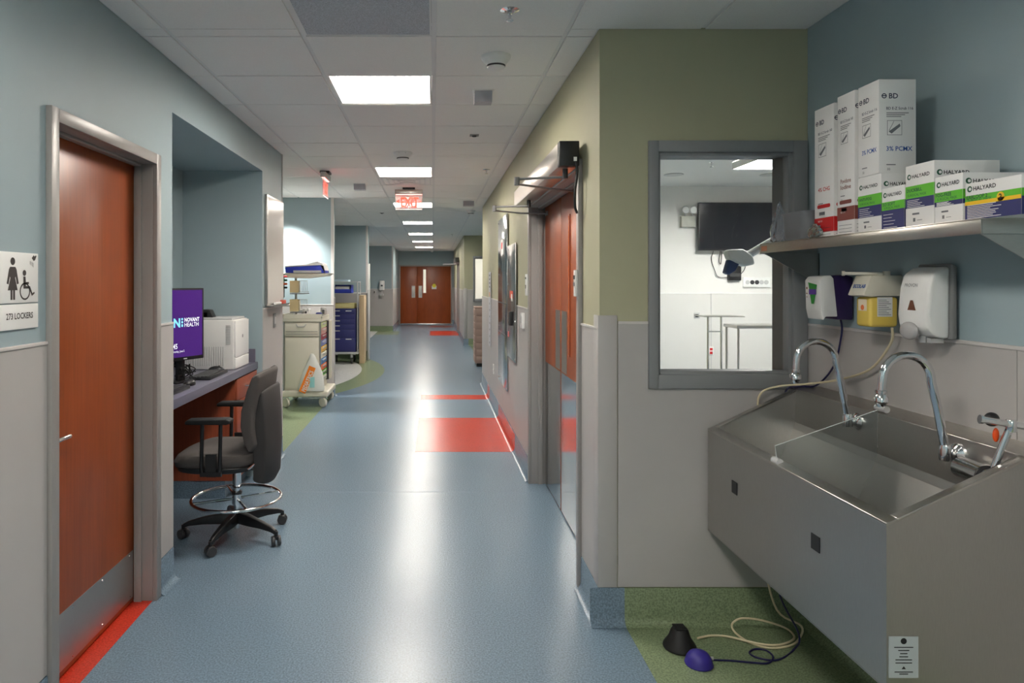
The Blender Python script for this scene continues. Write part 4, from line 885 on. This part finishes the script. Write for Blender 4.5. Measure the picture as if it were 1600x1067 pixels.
for a in (.5, .5+math.pi/2, .5+math.pi, .5+1.5*math.pi): fr.cyl((.02*math.cos(a), .02*math.sin(a), .232), (.262*math.cos(a), .262*math.sin(a), .235), .008, n=8)
fr.build('foot_ring', M_CHROME, cz, smooth=True)
def sel(cx, cy, rx, ry, z, n=32, e=.6):
    return [(cx+rx*math.copysign(abs(math.cos(a))**e, math.cos(a)), cy+ry*math.copysign(abs(math.sin(a))**e, math.sin(a)), z) for a in [2*math.pi*j/n for j in range(n)]]
MB().loft([sel(-.085, 0, .20, .21, .435), sel(-.085, 0, .235, .235, .445), sel(-.085, 0, .245, .245, .47), sel(-.085, 0, .243, .243, .475)]).build('seat_pan', M_BLACK, cz, smooth=True)
rings = [sel(-.085, 0, .235, .235, .475), sel(-.085, 0, .252, .250, .492), sel(-.085, 0, .258, .255, .520), sel(-.08, 0, .245, .243, .547), sel(-.07, 0, .20, .205, .562), sel(-.06, 0, .10, .11, .568)]
sc_ = MB().loft(rings)
for p in sc_.v:
    if p.x < -.2: p.z -= (abs(p.x)-.2)*.18
sc_.build('seat_cushion', M_FABRIC, cz, smooth=True)
def backshape(prof, w, name, m, curve=.05, bev=.02, n=8):
    rings = []
    for i in range(n+1):
        t = -1+2*i/n; k = 1-.10*abs(t)**3; zc = sum(z for _, z in prof)/len(prof)
        sh = -curve*(t*t)          # wings come forward towards the sitter
        rings.append([(x*1.0+sh, t*w/2, zc+(z-zc)*k) for x, z in prof])
    return MB().loft(rings).build(name, m, cz, bev=bev, seg=3, smooth=True)
backshape([(.175, .535), (.148, .60), (.128, .70), (.132, .80), (.165, .93), (.195, 1.02), (.225, 1.04), (.240, 1.02), (.228, .92), (.205, .80), (.200, .70), (.215, .58)], .43, 'back_cushion', M_FABRIC)
backshape([(.190, .36), (.190, .50), (.192, .62), (.200, .78), (.222, .90), (.238, .94), (.252, .92), (.262, .78), (.268, .60), (.258, .40), (.230, .345)], .38, 'back_shell', mat('charcoal_shell', (52,50,50), .7), curve=.045, bev=.012)
MB().box(.05, .235, -.035, .035, .41, .438).box(.20, .235, -.035, .035, .38, .60).build('back_bar', M_BLACK, cz, bev=.006)
MB().tube([(.12, -.19, .46), (.17, -.18, .50), (.205, -.17, .535)], .008, 8).build('tilt_lever', M_CHROME, cz, smooth=True)
for s in (-1, 1):
    y = s*.285
    pd_ = [(-.20, .745), (-.205, .757), (-.19, .772), (.03, .778), (.055, .768), (.055, .752), (.03, .744)]
    ap = MB().prism(pd_, 'y', y-.038, y+.038).build('armrest', M_RUBBER, cz, bev=.010, seg=3)
    MB().tube([(-.115, y, .745), (-.120, y, .49), (-.11, y, .455)], .011, 10).tube([(-.01, y, .745), (-.015, y, .49), (-.02, y, .455)], .011, 10).box(-.125, -.005, y-.012, y+.012, .445, .47).box(-.095, -.035, y-.009, y+.009, .47, .57).build('arm_bracket', M_BLACK, ap, smooth=True)
    MB().box(-.09, -.04, min(0, y), max(0, y), .44, .455).build('arm_rail', M_BLACK, ap)
# whiteboard, switch
wb = thing('whiteboard', 'small framed whiteboard with tray beside the desk niche', 'whiteboard', (XL, 5.83, 1.358))
MB().box(XL+.0005, XL+.022, 5.53, 6.13, 1.36, 2.265).build('frame', M_STEEL2, wb, bev=.003); MB().box(XL+.022, XL+.0235, 5.545, 6.115, 1.378, 2.25).build('writing_surface', mat('whiteboard_white', (216,212,208), .16), wb)
MB().prism([(XL+.0115, 1.352), (XL+.075, 1.352), (XL+.078, 1.366), (XL+.07, 1.360), (XL+.0115, 1.360)], 'y', 5.55, 6.13).build('pen_tray', M_STEEL2, wb)
er = tag(MB().box(XL+.03, XL+.065, 5.95, 6.04, 1.3615, 1.395).build('board_eraser', mat('eraser_red', (206,92,76), .6), bev=.004), 'red and white eraser on the whiteboard tray', 'eraser')
er2 = tag(MB().cyl((XL+.045, 5.70, 1.373), (XL+.05, 5.88, 1.373), .0115).build('paper_roll', M_CARD, smooth=True), 'white rolled wipe on the whiteboard tray', 'wipe')
plate('light_switch', 'steel light switch plate under the whiteboard', 'switch', 5.83, 1.225, .075, .12, M_GREY, 'x', XL+.0075, 1, (('rocker', M_LGREY, -.015, .015, -.03, .03),))
# ================================================================= CARTS
ca = thing('procedure_cart', 'cream procedure cart with coloured drawers and a shopping bag', 'cart', (-1.63, 8.78, 0))
cx0, cx1, cy0, cy1 = -1.86, -1.40, 8.48, 9.06
MB().box(cx0+.01, cx1-.01, cy0+.01, cy1-.01, .205, 1.06).build('body', M_CREAM, ca, bev=.006)
MB().box(cx0-.015, cx1+.10, cy0-.05, cy1+.05, .13, .205).build('bumper_base', M_CREAM, ca, bev=.02, seg=3)
for x, y in ((cx0+.03, cy0), (cx1+.03, cy0), (cx0+.03, cy1), (cx1+.03, cy1)):
    w = MB().lathe([(.03, -.018), (.056, -.018), (.060, -.012), (.060, .012), (.056, .018), (.03, .018)], (x, y, .0615), (.6, .8, 0), 20).build('castor_wheel', M_CREAM, ca, smooth=True)
    MB().box(x-.02, x+.02, y-.02, y+.02, .10, .13).build('castor_fork', M_LGREY, w)
MB().box(cx0-.01, cx1+.02, cy0-.02, cy1+.02, 1.06, 1.10).build('top_tray', M_CREAM, ca, bev=.008)
MB().box(cx0-.01, cx1+.02, cy0-.02, cy0-.008, 1.10, 1.155).box(cx0-.01, cx0+.002, cy0-.02, cy1, 1.10, 1.155).box(cx1+.008, cx1+.02, cy0-.02, cy1, 1.10, 1.13).build('top_rail', M_CREAM, ca)
ep = MB().box(cx0+.02, cx1-.02, cy0-.004, cy0+.01, .23, .86).build('end_panel', M_CREAM, ca, bev=.003)
MB().box(cx0+.015, cx1-.02, cy0-.014, cy0+.008, .885, 1.045).build('side_tray', M_CREAM, ca, bev=.004); MB().box(cx0+.03, cx1-.035, cy0-.0155, cy0-.0135, .935, .94).box(cx0+.03, cx1-.035, cy0-.0155, cy0-.0135, .905, .91).build('tray_slot', M_DGREY, ca)
MB().tube([(-1.70, cy0-.014, 1.03), (-1.68, cy0-.026, 1.0), (-1.60, cy0-.026, 1.0), (-1.58, cy0-.014, 1.03)], .006, 8).build('pull_handle', M_LGREY, ca, smooth=True)
for x in (cx0+.004, cx1-.004): MB().box(x-.008, x+.008, cy0-.006, cy0+.02, .206, 1.06).build('corner_post', M_STEEL2, ca)
for i, rgb in enumerate([(198,208,150), (196,148,140), (160,66,80), (132,140,190), (232,184,92), (226,222,206), (96,140,190), (232,112,60), (120,204,80), (206,206,190)]):
    z1 = 1.045-i*.076; f = MB().box(cx1-.01, cx1+.006, cy0+.03, cy1-.13, z1-.066, z1).build('drawer_front', mat('drawer_%d' % i, rgb, .45), ca, bev=.003)
    MB().box(cx1+.006, cx1+.018, cy0+.12, cy1-.24, z1-.025, z1-.012).build('drawer_pull', M_LGREY, f)
MB().box(cx1-.01, cx1+.03, cy1-.12, cy1-.10, .28, 1.05).build('lock_bar', M_DGREY, ca); MB().box(cx1-.008, cx1+.06, cy1-.09, cy1-.02, .29, 1.05).build('pole_bracket', M_CREAM, ca, bev=.004)
# overhead arm with trays and baskets
MB().cyl((-1.79, 8.9, 1.10), (-1.79, 8.9, 1.62), .016).build('accessory_pole', M_STEEL2, ca, smooth=True)
MB().prism([(-1.90, 1.61), (-1.90, 1.665), (-1.30, 1.665), (-1.36, 1.63), (-1.62, 1.60)], 'y', 8.60, 8.98).build('overhead_tray', M_CREAM, ca, bev=.006)
for z in (1.42, 1.185):
    q = MB().box(-1.80, -1.69, 8.56, 8.66, z, z+.15).build('card_bin', mat('manila', (210,190,146), .6), ca)
    w = MB()
    for i in range(5): w.tube([(-1.68+i*.025, 8.55, z+.15), (-1.68+i*.025, 8.55, z+.01), (-1.68+i*.025, 8.68, z+.01)], .003, 6)
    w.tube([(-1.69, 8.55, z+.15), (-1.57, 8.55, z+.15)], .003, 6).tube([(-1.69, 8.55, z+.01), (-1.57, 8.55, z+.01)], .003, 6).build('wire_basket', M_STEEL2, ca)
    MB().box(-1.80, -1.62, 8.56, 8.92, z-.02, z-.008).build('basket_shelf', M_GREY, ca)
tr = thing('blue_tray', 'blue and white padded tray lying on the cart overhead shelf', 'tray', (-1.6, 8.8, 1.667))
MB().prism([(-1.86, 1.668), (-1.87, 1.74), (-1.42, 1.765), (-1.385, 1.75), (-1.365, 1.668)], 'y', 8.60, 8.95).build('tray_body', mat('royal_blue', (46,66,186), .5), tr, bev=.008)
MB().prism([(-1.875, 1.742), (-1.86, 1.756), (-1.60, 1.775), (-1.46, 1.815), (-1.40, 1.79), (-1.37, 1.70), (-1.385, 1.757), (-1.42, 1.766)], 'y', 8.595, 8.955).build('liner', M_CARD, tr, bev=.004)
MB().box(-1.76, -1.41, 8.585, 8.5985, 1.668, 1.700).build('front_lip', M_LGREY, tr)
gb = thing('glove_box', 'white glove box on top of the cream cart', 'box', (-1.60, 8.6, 1.157)); MB().box(-1.66, -1.56, 8.62, 8.72, 1.1005, 1.215).build('carton', M_CARD, gb, bev=.002); MB().disc((-1.61, 8.6195, 1.17), EX, EZ, 0, 0, .014).build('opening', M_DGREY, gb)
nb = tag(MB().box(-1.475, -1.405, 8.56, 8.66, 1.1005, 1.17).build('navy_pouch', M_NAVY, bev=.01), 'navy pouch on the corner of the cream cart top', 'pouch')
# plastic bag hanging on the cart
pb = thing('shopping_bag', 'white plastic bag with orange stripe leaning on the cream cart', 'bag', (-1.48, 8.4, .206))
rb = random.Random(9); rings = []
for z, w, dd, xo in ((.272, .15, .028, 0), (.30, .165, .036, 0), (.40, .15, .036, .004), (.50, .12, .030, .01), (.60, .075, .022, .015), (.66, .05, .016, .01), (.70, .035, .012, .005), (.73, .02, .008, .0)):
    rings.append([(-1.50+xo+w*math.cos(a)*(1+rb.uniform(-.06, .06)), 8.437+dd*math.sin(a)*(1+rb.uniform(-.15, .1)), z-.065+(rb.uniform(-.006, .006) if z > .28 else 0)) for a in [2*math.pi*j/20 for j in range(20)]])
MB().loft(rings).build('bag_film', mat('bag_white', (226,226,222), .35), pb, smooth=True)
o = Vector((-1.655, 8.395, .211)); v = Vector((.38, .012, .92)).normalized(); u = Vector((.92, 0, -.38)).normalized()
MB().quad(o, u, v, 0, .085, 0, .34).build('orange_stripe', mat('bag_orange', (240,130,30), .45), pb)
MB().text('PEDIATRICS', o+Vector((.012, -.002, .005)), v, -u, .012, -.068, .07, width=.27, bold=.02).build('stripe_lettering', M_CARD, pb)
MB().quad(Vector((-1.52, 8.397, .255)), EX, EZ, 0, .06, 0, .13).build('teal_print', mat('bag_teal', (150,206,206), .5), pb)
# marker holder on the wall end, outlets on partition wall
mh = thing('marker_holder', 'black wall rack of coloured markers past the whiteboard', 'rack', (-1.70, 8.45, 1.36))
MB().box(-1.90, -1.85, 8.42, 8.50, 1.36, 1.655).build('rack', M_BLACK, mh, bev=.003)
for i, m in enumerate((G_RED, mat('cap_green', (40,110,80), .5), mat('cap_orange', (222,96,50), .5), M_BLACK)): MB().cyl((-1.87, 8.415, 1.62-i*.045), (-1.80, 8.40, 1.62-i*.045), .012).build('marker', m, mh)
mh.location.z = 1.36
plate('steel_outlet', 'steel outlet plate on the wall behind the cream cart', 'outlet', -1.49, 1.15, .075, .12, M_STEEL2, 'y', 9.2525, -1, (('socket', M_DGREY, -.016, .016, -.03, .03),))
# navy drawer cart
nc = thing('drawer_cart', 'navy blue drawer cart with open wire rack on top', 'cart', (-1.72, 13.2, 0))
MB().box(-1.95, -1.47, 12.95, 13.45, .23, 1.05).build('body', M_NAVY, nc, bev=.005)
for i, (z0, z1) in enumerate(((.94, 1.03), (.845, .935), (.75, .84), (.655, .745), (.50, .65), (.25, .495))):
    f = MB().box(-1.93, -1.49, 12.938, 12.95, z0, z1).build('drawer_front', M_NAVY, nc, bev=.003); MB().box(-1.91, -1.77, 12.932, 12.938, z1-.03, z1-.012).build('label_holder', M_LGREY, f)
    if i in (0, 5): MB().box(-1.66, -1.55, 12.93, 12.938, z1-.03, z1-.015).build('label', M_CARD, f)
MB().box(-2.0, -1.42, 12.9, 13.5, .19, .228).build('base_frame', M_LGREY, nc, bev=.01)
for x in (-1.90, -1.55):
    for y in (12.98, 13.42):
        w = MB().lathe([(.02, -.016), (.06, -.016), (.063, 0), (.06, .016), (.02, .016)], (x, y, .065), (1, .2, 0), 18).build('castor_wheel', M_DGREY, nc, smooth=True); MB().box(x-.02, x+.02, y-.02, y+.02, .12, .19).build('castor_fork', M_LGREY, w)
for x in (-1.95, -1.44):
    for y in (12.97, 13.43): MB().cyl((x, y, .23 if x > -1.5 else 1.05), (x, y, 1.56), .012, n=10).build('rack_post', M_LGREY, nc)
for z in (1.33, 1.55): MB().box(-1.96, -1.43, 12.96, 13.44, z, z+.012).build('rack_shelf', M_LGREY, nc)
b = thing('blue_bin', 'royal blue open bin with supplies on the navy cart rack', 'bin', (-1.72, 13.15, 1.342))
MB().box(-1.92, -1.56, 13.0, 13.01, 1.343, 1.42).box(-1.92, -1.56, 13.33, 13.34, 1.343, 1.50).box(-1.92, -1.91, 13.0, 13.34, 1.343, 1.50).box(-1.57, -1.56, 13.0, 13.34, 1.343, 1.50).box(-1.92, -1.56, 13.0, 13.34, 1.343, 1.35).build('bin_body', mat('royal_blue', (46,66,186), .5), b); MB().box(-1.88, -1.60, 13.05, 13.3, 1.35, 1.47).build('contents', M_CARD, b, bev=.02)
tag(MB().box(-1.90, -1.50, 12.98, 13.38, 1.0515, 1.15).build('paper_stack', mat('yellow_paper', (226,212,150), .7), bev=.01), 'stack of yellow and white papers on the navy cart top', 'papers')
tag(MB().box(-1.92, -1.62, 13.0, 13.35, 1.5635, 1.60).build('flat_carton', mat('pale_blue_card', (190,214,226), .6), bev=.004), 'pale blue flat pack lying on top of the navy cart rack', 'package')
tag(MB().prism([(-1.412, .20), (-1.312, .20), (-1.316, 1.30), (-1.408, 1.30)], 'y', 12.98, 13.40).box(-1.41, -1.315, 13.0, 13.38, .0025, .20).build('beige_board', mat('beige_board', (204,180,146), .6), bev=.004), 'tall beige board standing against the side of the navy cart', 'board')
gl_ = tag(MB().box(-1.31, -1.28, 13.55, 13.80, .0025, 1.40).build('narrow_board', M_LGREY, bev=.004), 'narrow grey panel standing between the beige board and wall', 'panel')
# dispensers and plates on the far left blocks
fd = thing('wall_dispenser', 'white hand sanitizer dispenser with drip tray on the far blue wall', 'dispenser', (-1.62, 21.5, 1.2))
MB().box(-1.70, -1.54, 21.47, 21.588, 1.30, 1.60).build('cover', M_WHITE, fd, bev=.02); MB().box(-1.65, -1.59, 21.465, 21.47, 1.42, 1.47).build('sight_window', M_DGREY, fd); MB().box(-1.67, -1.57, 21.46, 21.588, 1.13, 1.19).box(-1.64, -1.60, 21.56, 21.588, 1.19, 1.30).build('drip_tray', M_LGREY, fd)
plate('far_switch', 'small brown switch plate below the far sanitizer dispenser', 'switch', -1.86, 1.24, .08, .12, M_STEEL2, 'y', 21.5925, -1, (('rocker', M_DGREY, -.015, .015, -.03, .03),))
tag(MB().box(-1.3295, -1.30, 13.86, 14.05, 1.35, 1.93).build('notice_holder', M_WHITE, bev=.004), 'white notice holder on the end of the second stub wall', 'holder')
# ================================================================= CEILING DEVICES
def device(x, y): return (x, y, ZC-.004)
t = thing('fire_sprinkler', 'chrome fire sprinkler head in the tile nearest the scrub bay', 'sprinkler', device(.323, 2.88), world=False)
MB().lathe([(.038, 0), (.040, -.004), (.022, -.008), (.018, -.004)], n=22).build('escutcheon', M_CHROME, t, smooth=True); MB().lathe([(.010, 0), (.010, -.02), (.006, -.022), (.006, -.042), (.016, -.044), (.016, -.048), (.001, -.048)], n=14).build('head', M_CHROME, t, smooth=True)
for x, y, lab in ((.54, 6.95, 'fire sprinkler head right of the light before the exit sign'), (.45, 16.3, 'fire sprinkler head far down the corridor ceiling')):
    dup(t, device(x, y), lab)
def detector(x, y, label, r=.076, txt=None):
    t = thing('smoke_detector', label, 'smoke detector', device(x, y), world=False)
    MB().lathe([(r, 0), (r, -.012), (r*.94, -.022), (r*.66, -.045), (r*.58, -.064), (r*.32, -.072), (.001, -.073)], n=28).build('housing', M_WHITE, t, smooth=True)
    MB().lathe([(r*.64, -.050), (r*.645, -.051), (r*.62, -.058), (r*.60, -.058)], n=28).build('vent_ring', M_DGREY, t)
    if txt:
        b = MB()
        for i, c_ in enumerate(txt): b.text(c_, Vector((-.03+i*.018, -r*.93, -.019)), EX, EZ, 0, 0, .018)
        b.build('lettering', M_INK, t)
detector(.318, 3.47, 'white smoke detector between the sprinkler and the square sensor'); detector(-.27, 6.05, 'round white fire alarm sounder just before the second light', .085, 'FIRE'); detector(.60, 10.9, 'white smoke detector on the ceiling beyond the exit sign')
detector(-.05, 24.4, 'white smoke detector over the far double doors')
def sensor(x, y, w, label, h=.07):
    t = thing('ceiling_sensor', label, 'sensor', device(x, y), world=False)
    MB().box(-w/2-.012, w/2+.012, -w/2-.012, w/2+.012, -.006, 0).build('base_plate', M_WHITE, t, bev=.002)
    MB().prism([(-w/2, -.006), (w/2, -.006), (w/2-.012, -h), (-w/2+.012, -h)], 'x', -w/2, w/2).build('lens_cover', mat('sensor_grey', (168,166,174), .3), t)
sensor(.30, 4.13, .105, 'square ceiling sensor with grey lens beside the first light'); sensor(-.86, 8.0, .13, 'square ceiling sensor between the two exit signs'); sensor(.50, 9.7, .15, 'square ceiling sensor on the right beyond the exit sign')
for x, y, lab in ((.32, 5.33, 'small grey speaker plate in a ceiling tile on the right'), (-.85, 11.3, 'small dark camera plate on the ceiling past the left bay')):
    t = thing('ceiling_plate', lab, 'ceiling plate', device(x, y), world=False); MB().box(-.035, .035, -.035, .035, -.008, 0).build('plate', M_GREY, t, bev=.002); MB().lathe([(.02, -.008), (.016, -.016), (.001, -.018)], n=14).build('lens', M_DGREY, t, smooth=True)
t = thing('ceiling_vent', 'white air supply diffuser behind the second ceiling light', 'air vent', (.0-.303, 7.78, ZC-.004), world=False)
for i in range(4): k = .28-.06*i; MB().box(-k, k, -k, -k+.02, -.006-.002*i, 0).box(-k, k, k-.02, k, -.006-.002*i, 0).box(-k, -k+.02, -k, k, -.006-.002*i, 0).box(k-.02, k, -k, k, -.006-.002*i, 0).build('louvre', M_TEE, t)
# exit signs: edge-lit clear panels
RED = mat('exit_red', (255,70,50), .4, emit=.7, ecol=(255,60,40)); XCL = glassy('exit_acrylic', (250,240,240), .8, .3, (255,240,238))
def exit_sign(loc, rz, label):
    t = thing('exit_sign', label, 'exit sign', loc, rz, world=False)
    MB().box(-.075, .075, -.05, .05, -.026, 0).build('canopy', M_BLACK, t, bev=.004); MB().box(-.168, .168, -.028, .028, -.082, -.026).build('housing', M_STEEL, t, bev=.004)
    p = MB().box(-.165, .165, -.003, .003, -.265, -.082).build('clear_panel', XCL, t)
    b = MB()
    for s, yy in ((1, -.0042), (-1, .0042)):
        o = Vector((0, yy, -.17)); u = EX*s
        b.text('EXIT', o, u, EZ, -.098, -.065, .165, width=.215, bold=.03); b.poly(o, u, EZ, [(-.150, 0), (-.118, .028), (-.118, -.028)])
    b.build('red_lettering', RED, p)
    MB().box(-.160, .160, -.012, .012, -.086, -.082).build('lamp_strip', mat('exit_lamp', (255,180,170), .5, emit=1.4, ecol=(255,150,140)), t)
    MB().box(-.162, .162, -.0035, .0035, -.268, -.262).build('lit_edge', mat('exit_edge', (255,238,236), .4, emit=.3), p)
exit_sign((-.297, 8.30, ZC-.004), 0, 'red edge-lit EXIT sign hanging square across the corridor'); exit_sign((-1.12, 7.10, ZC-.004), math.pi/2, 'red edge-lit exit sign seen edge-on by the cart bay')
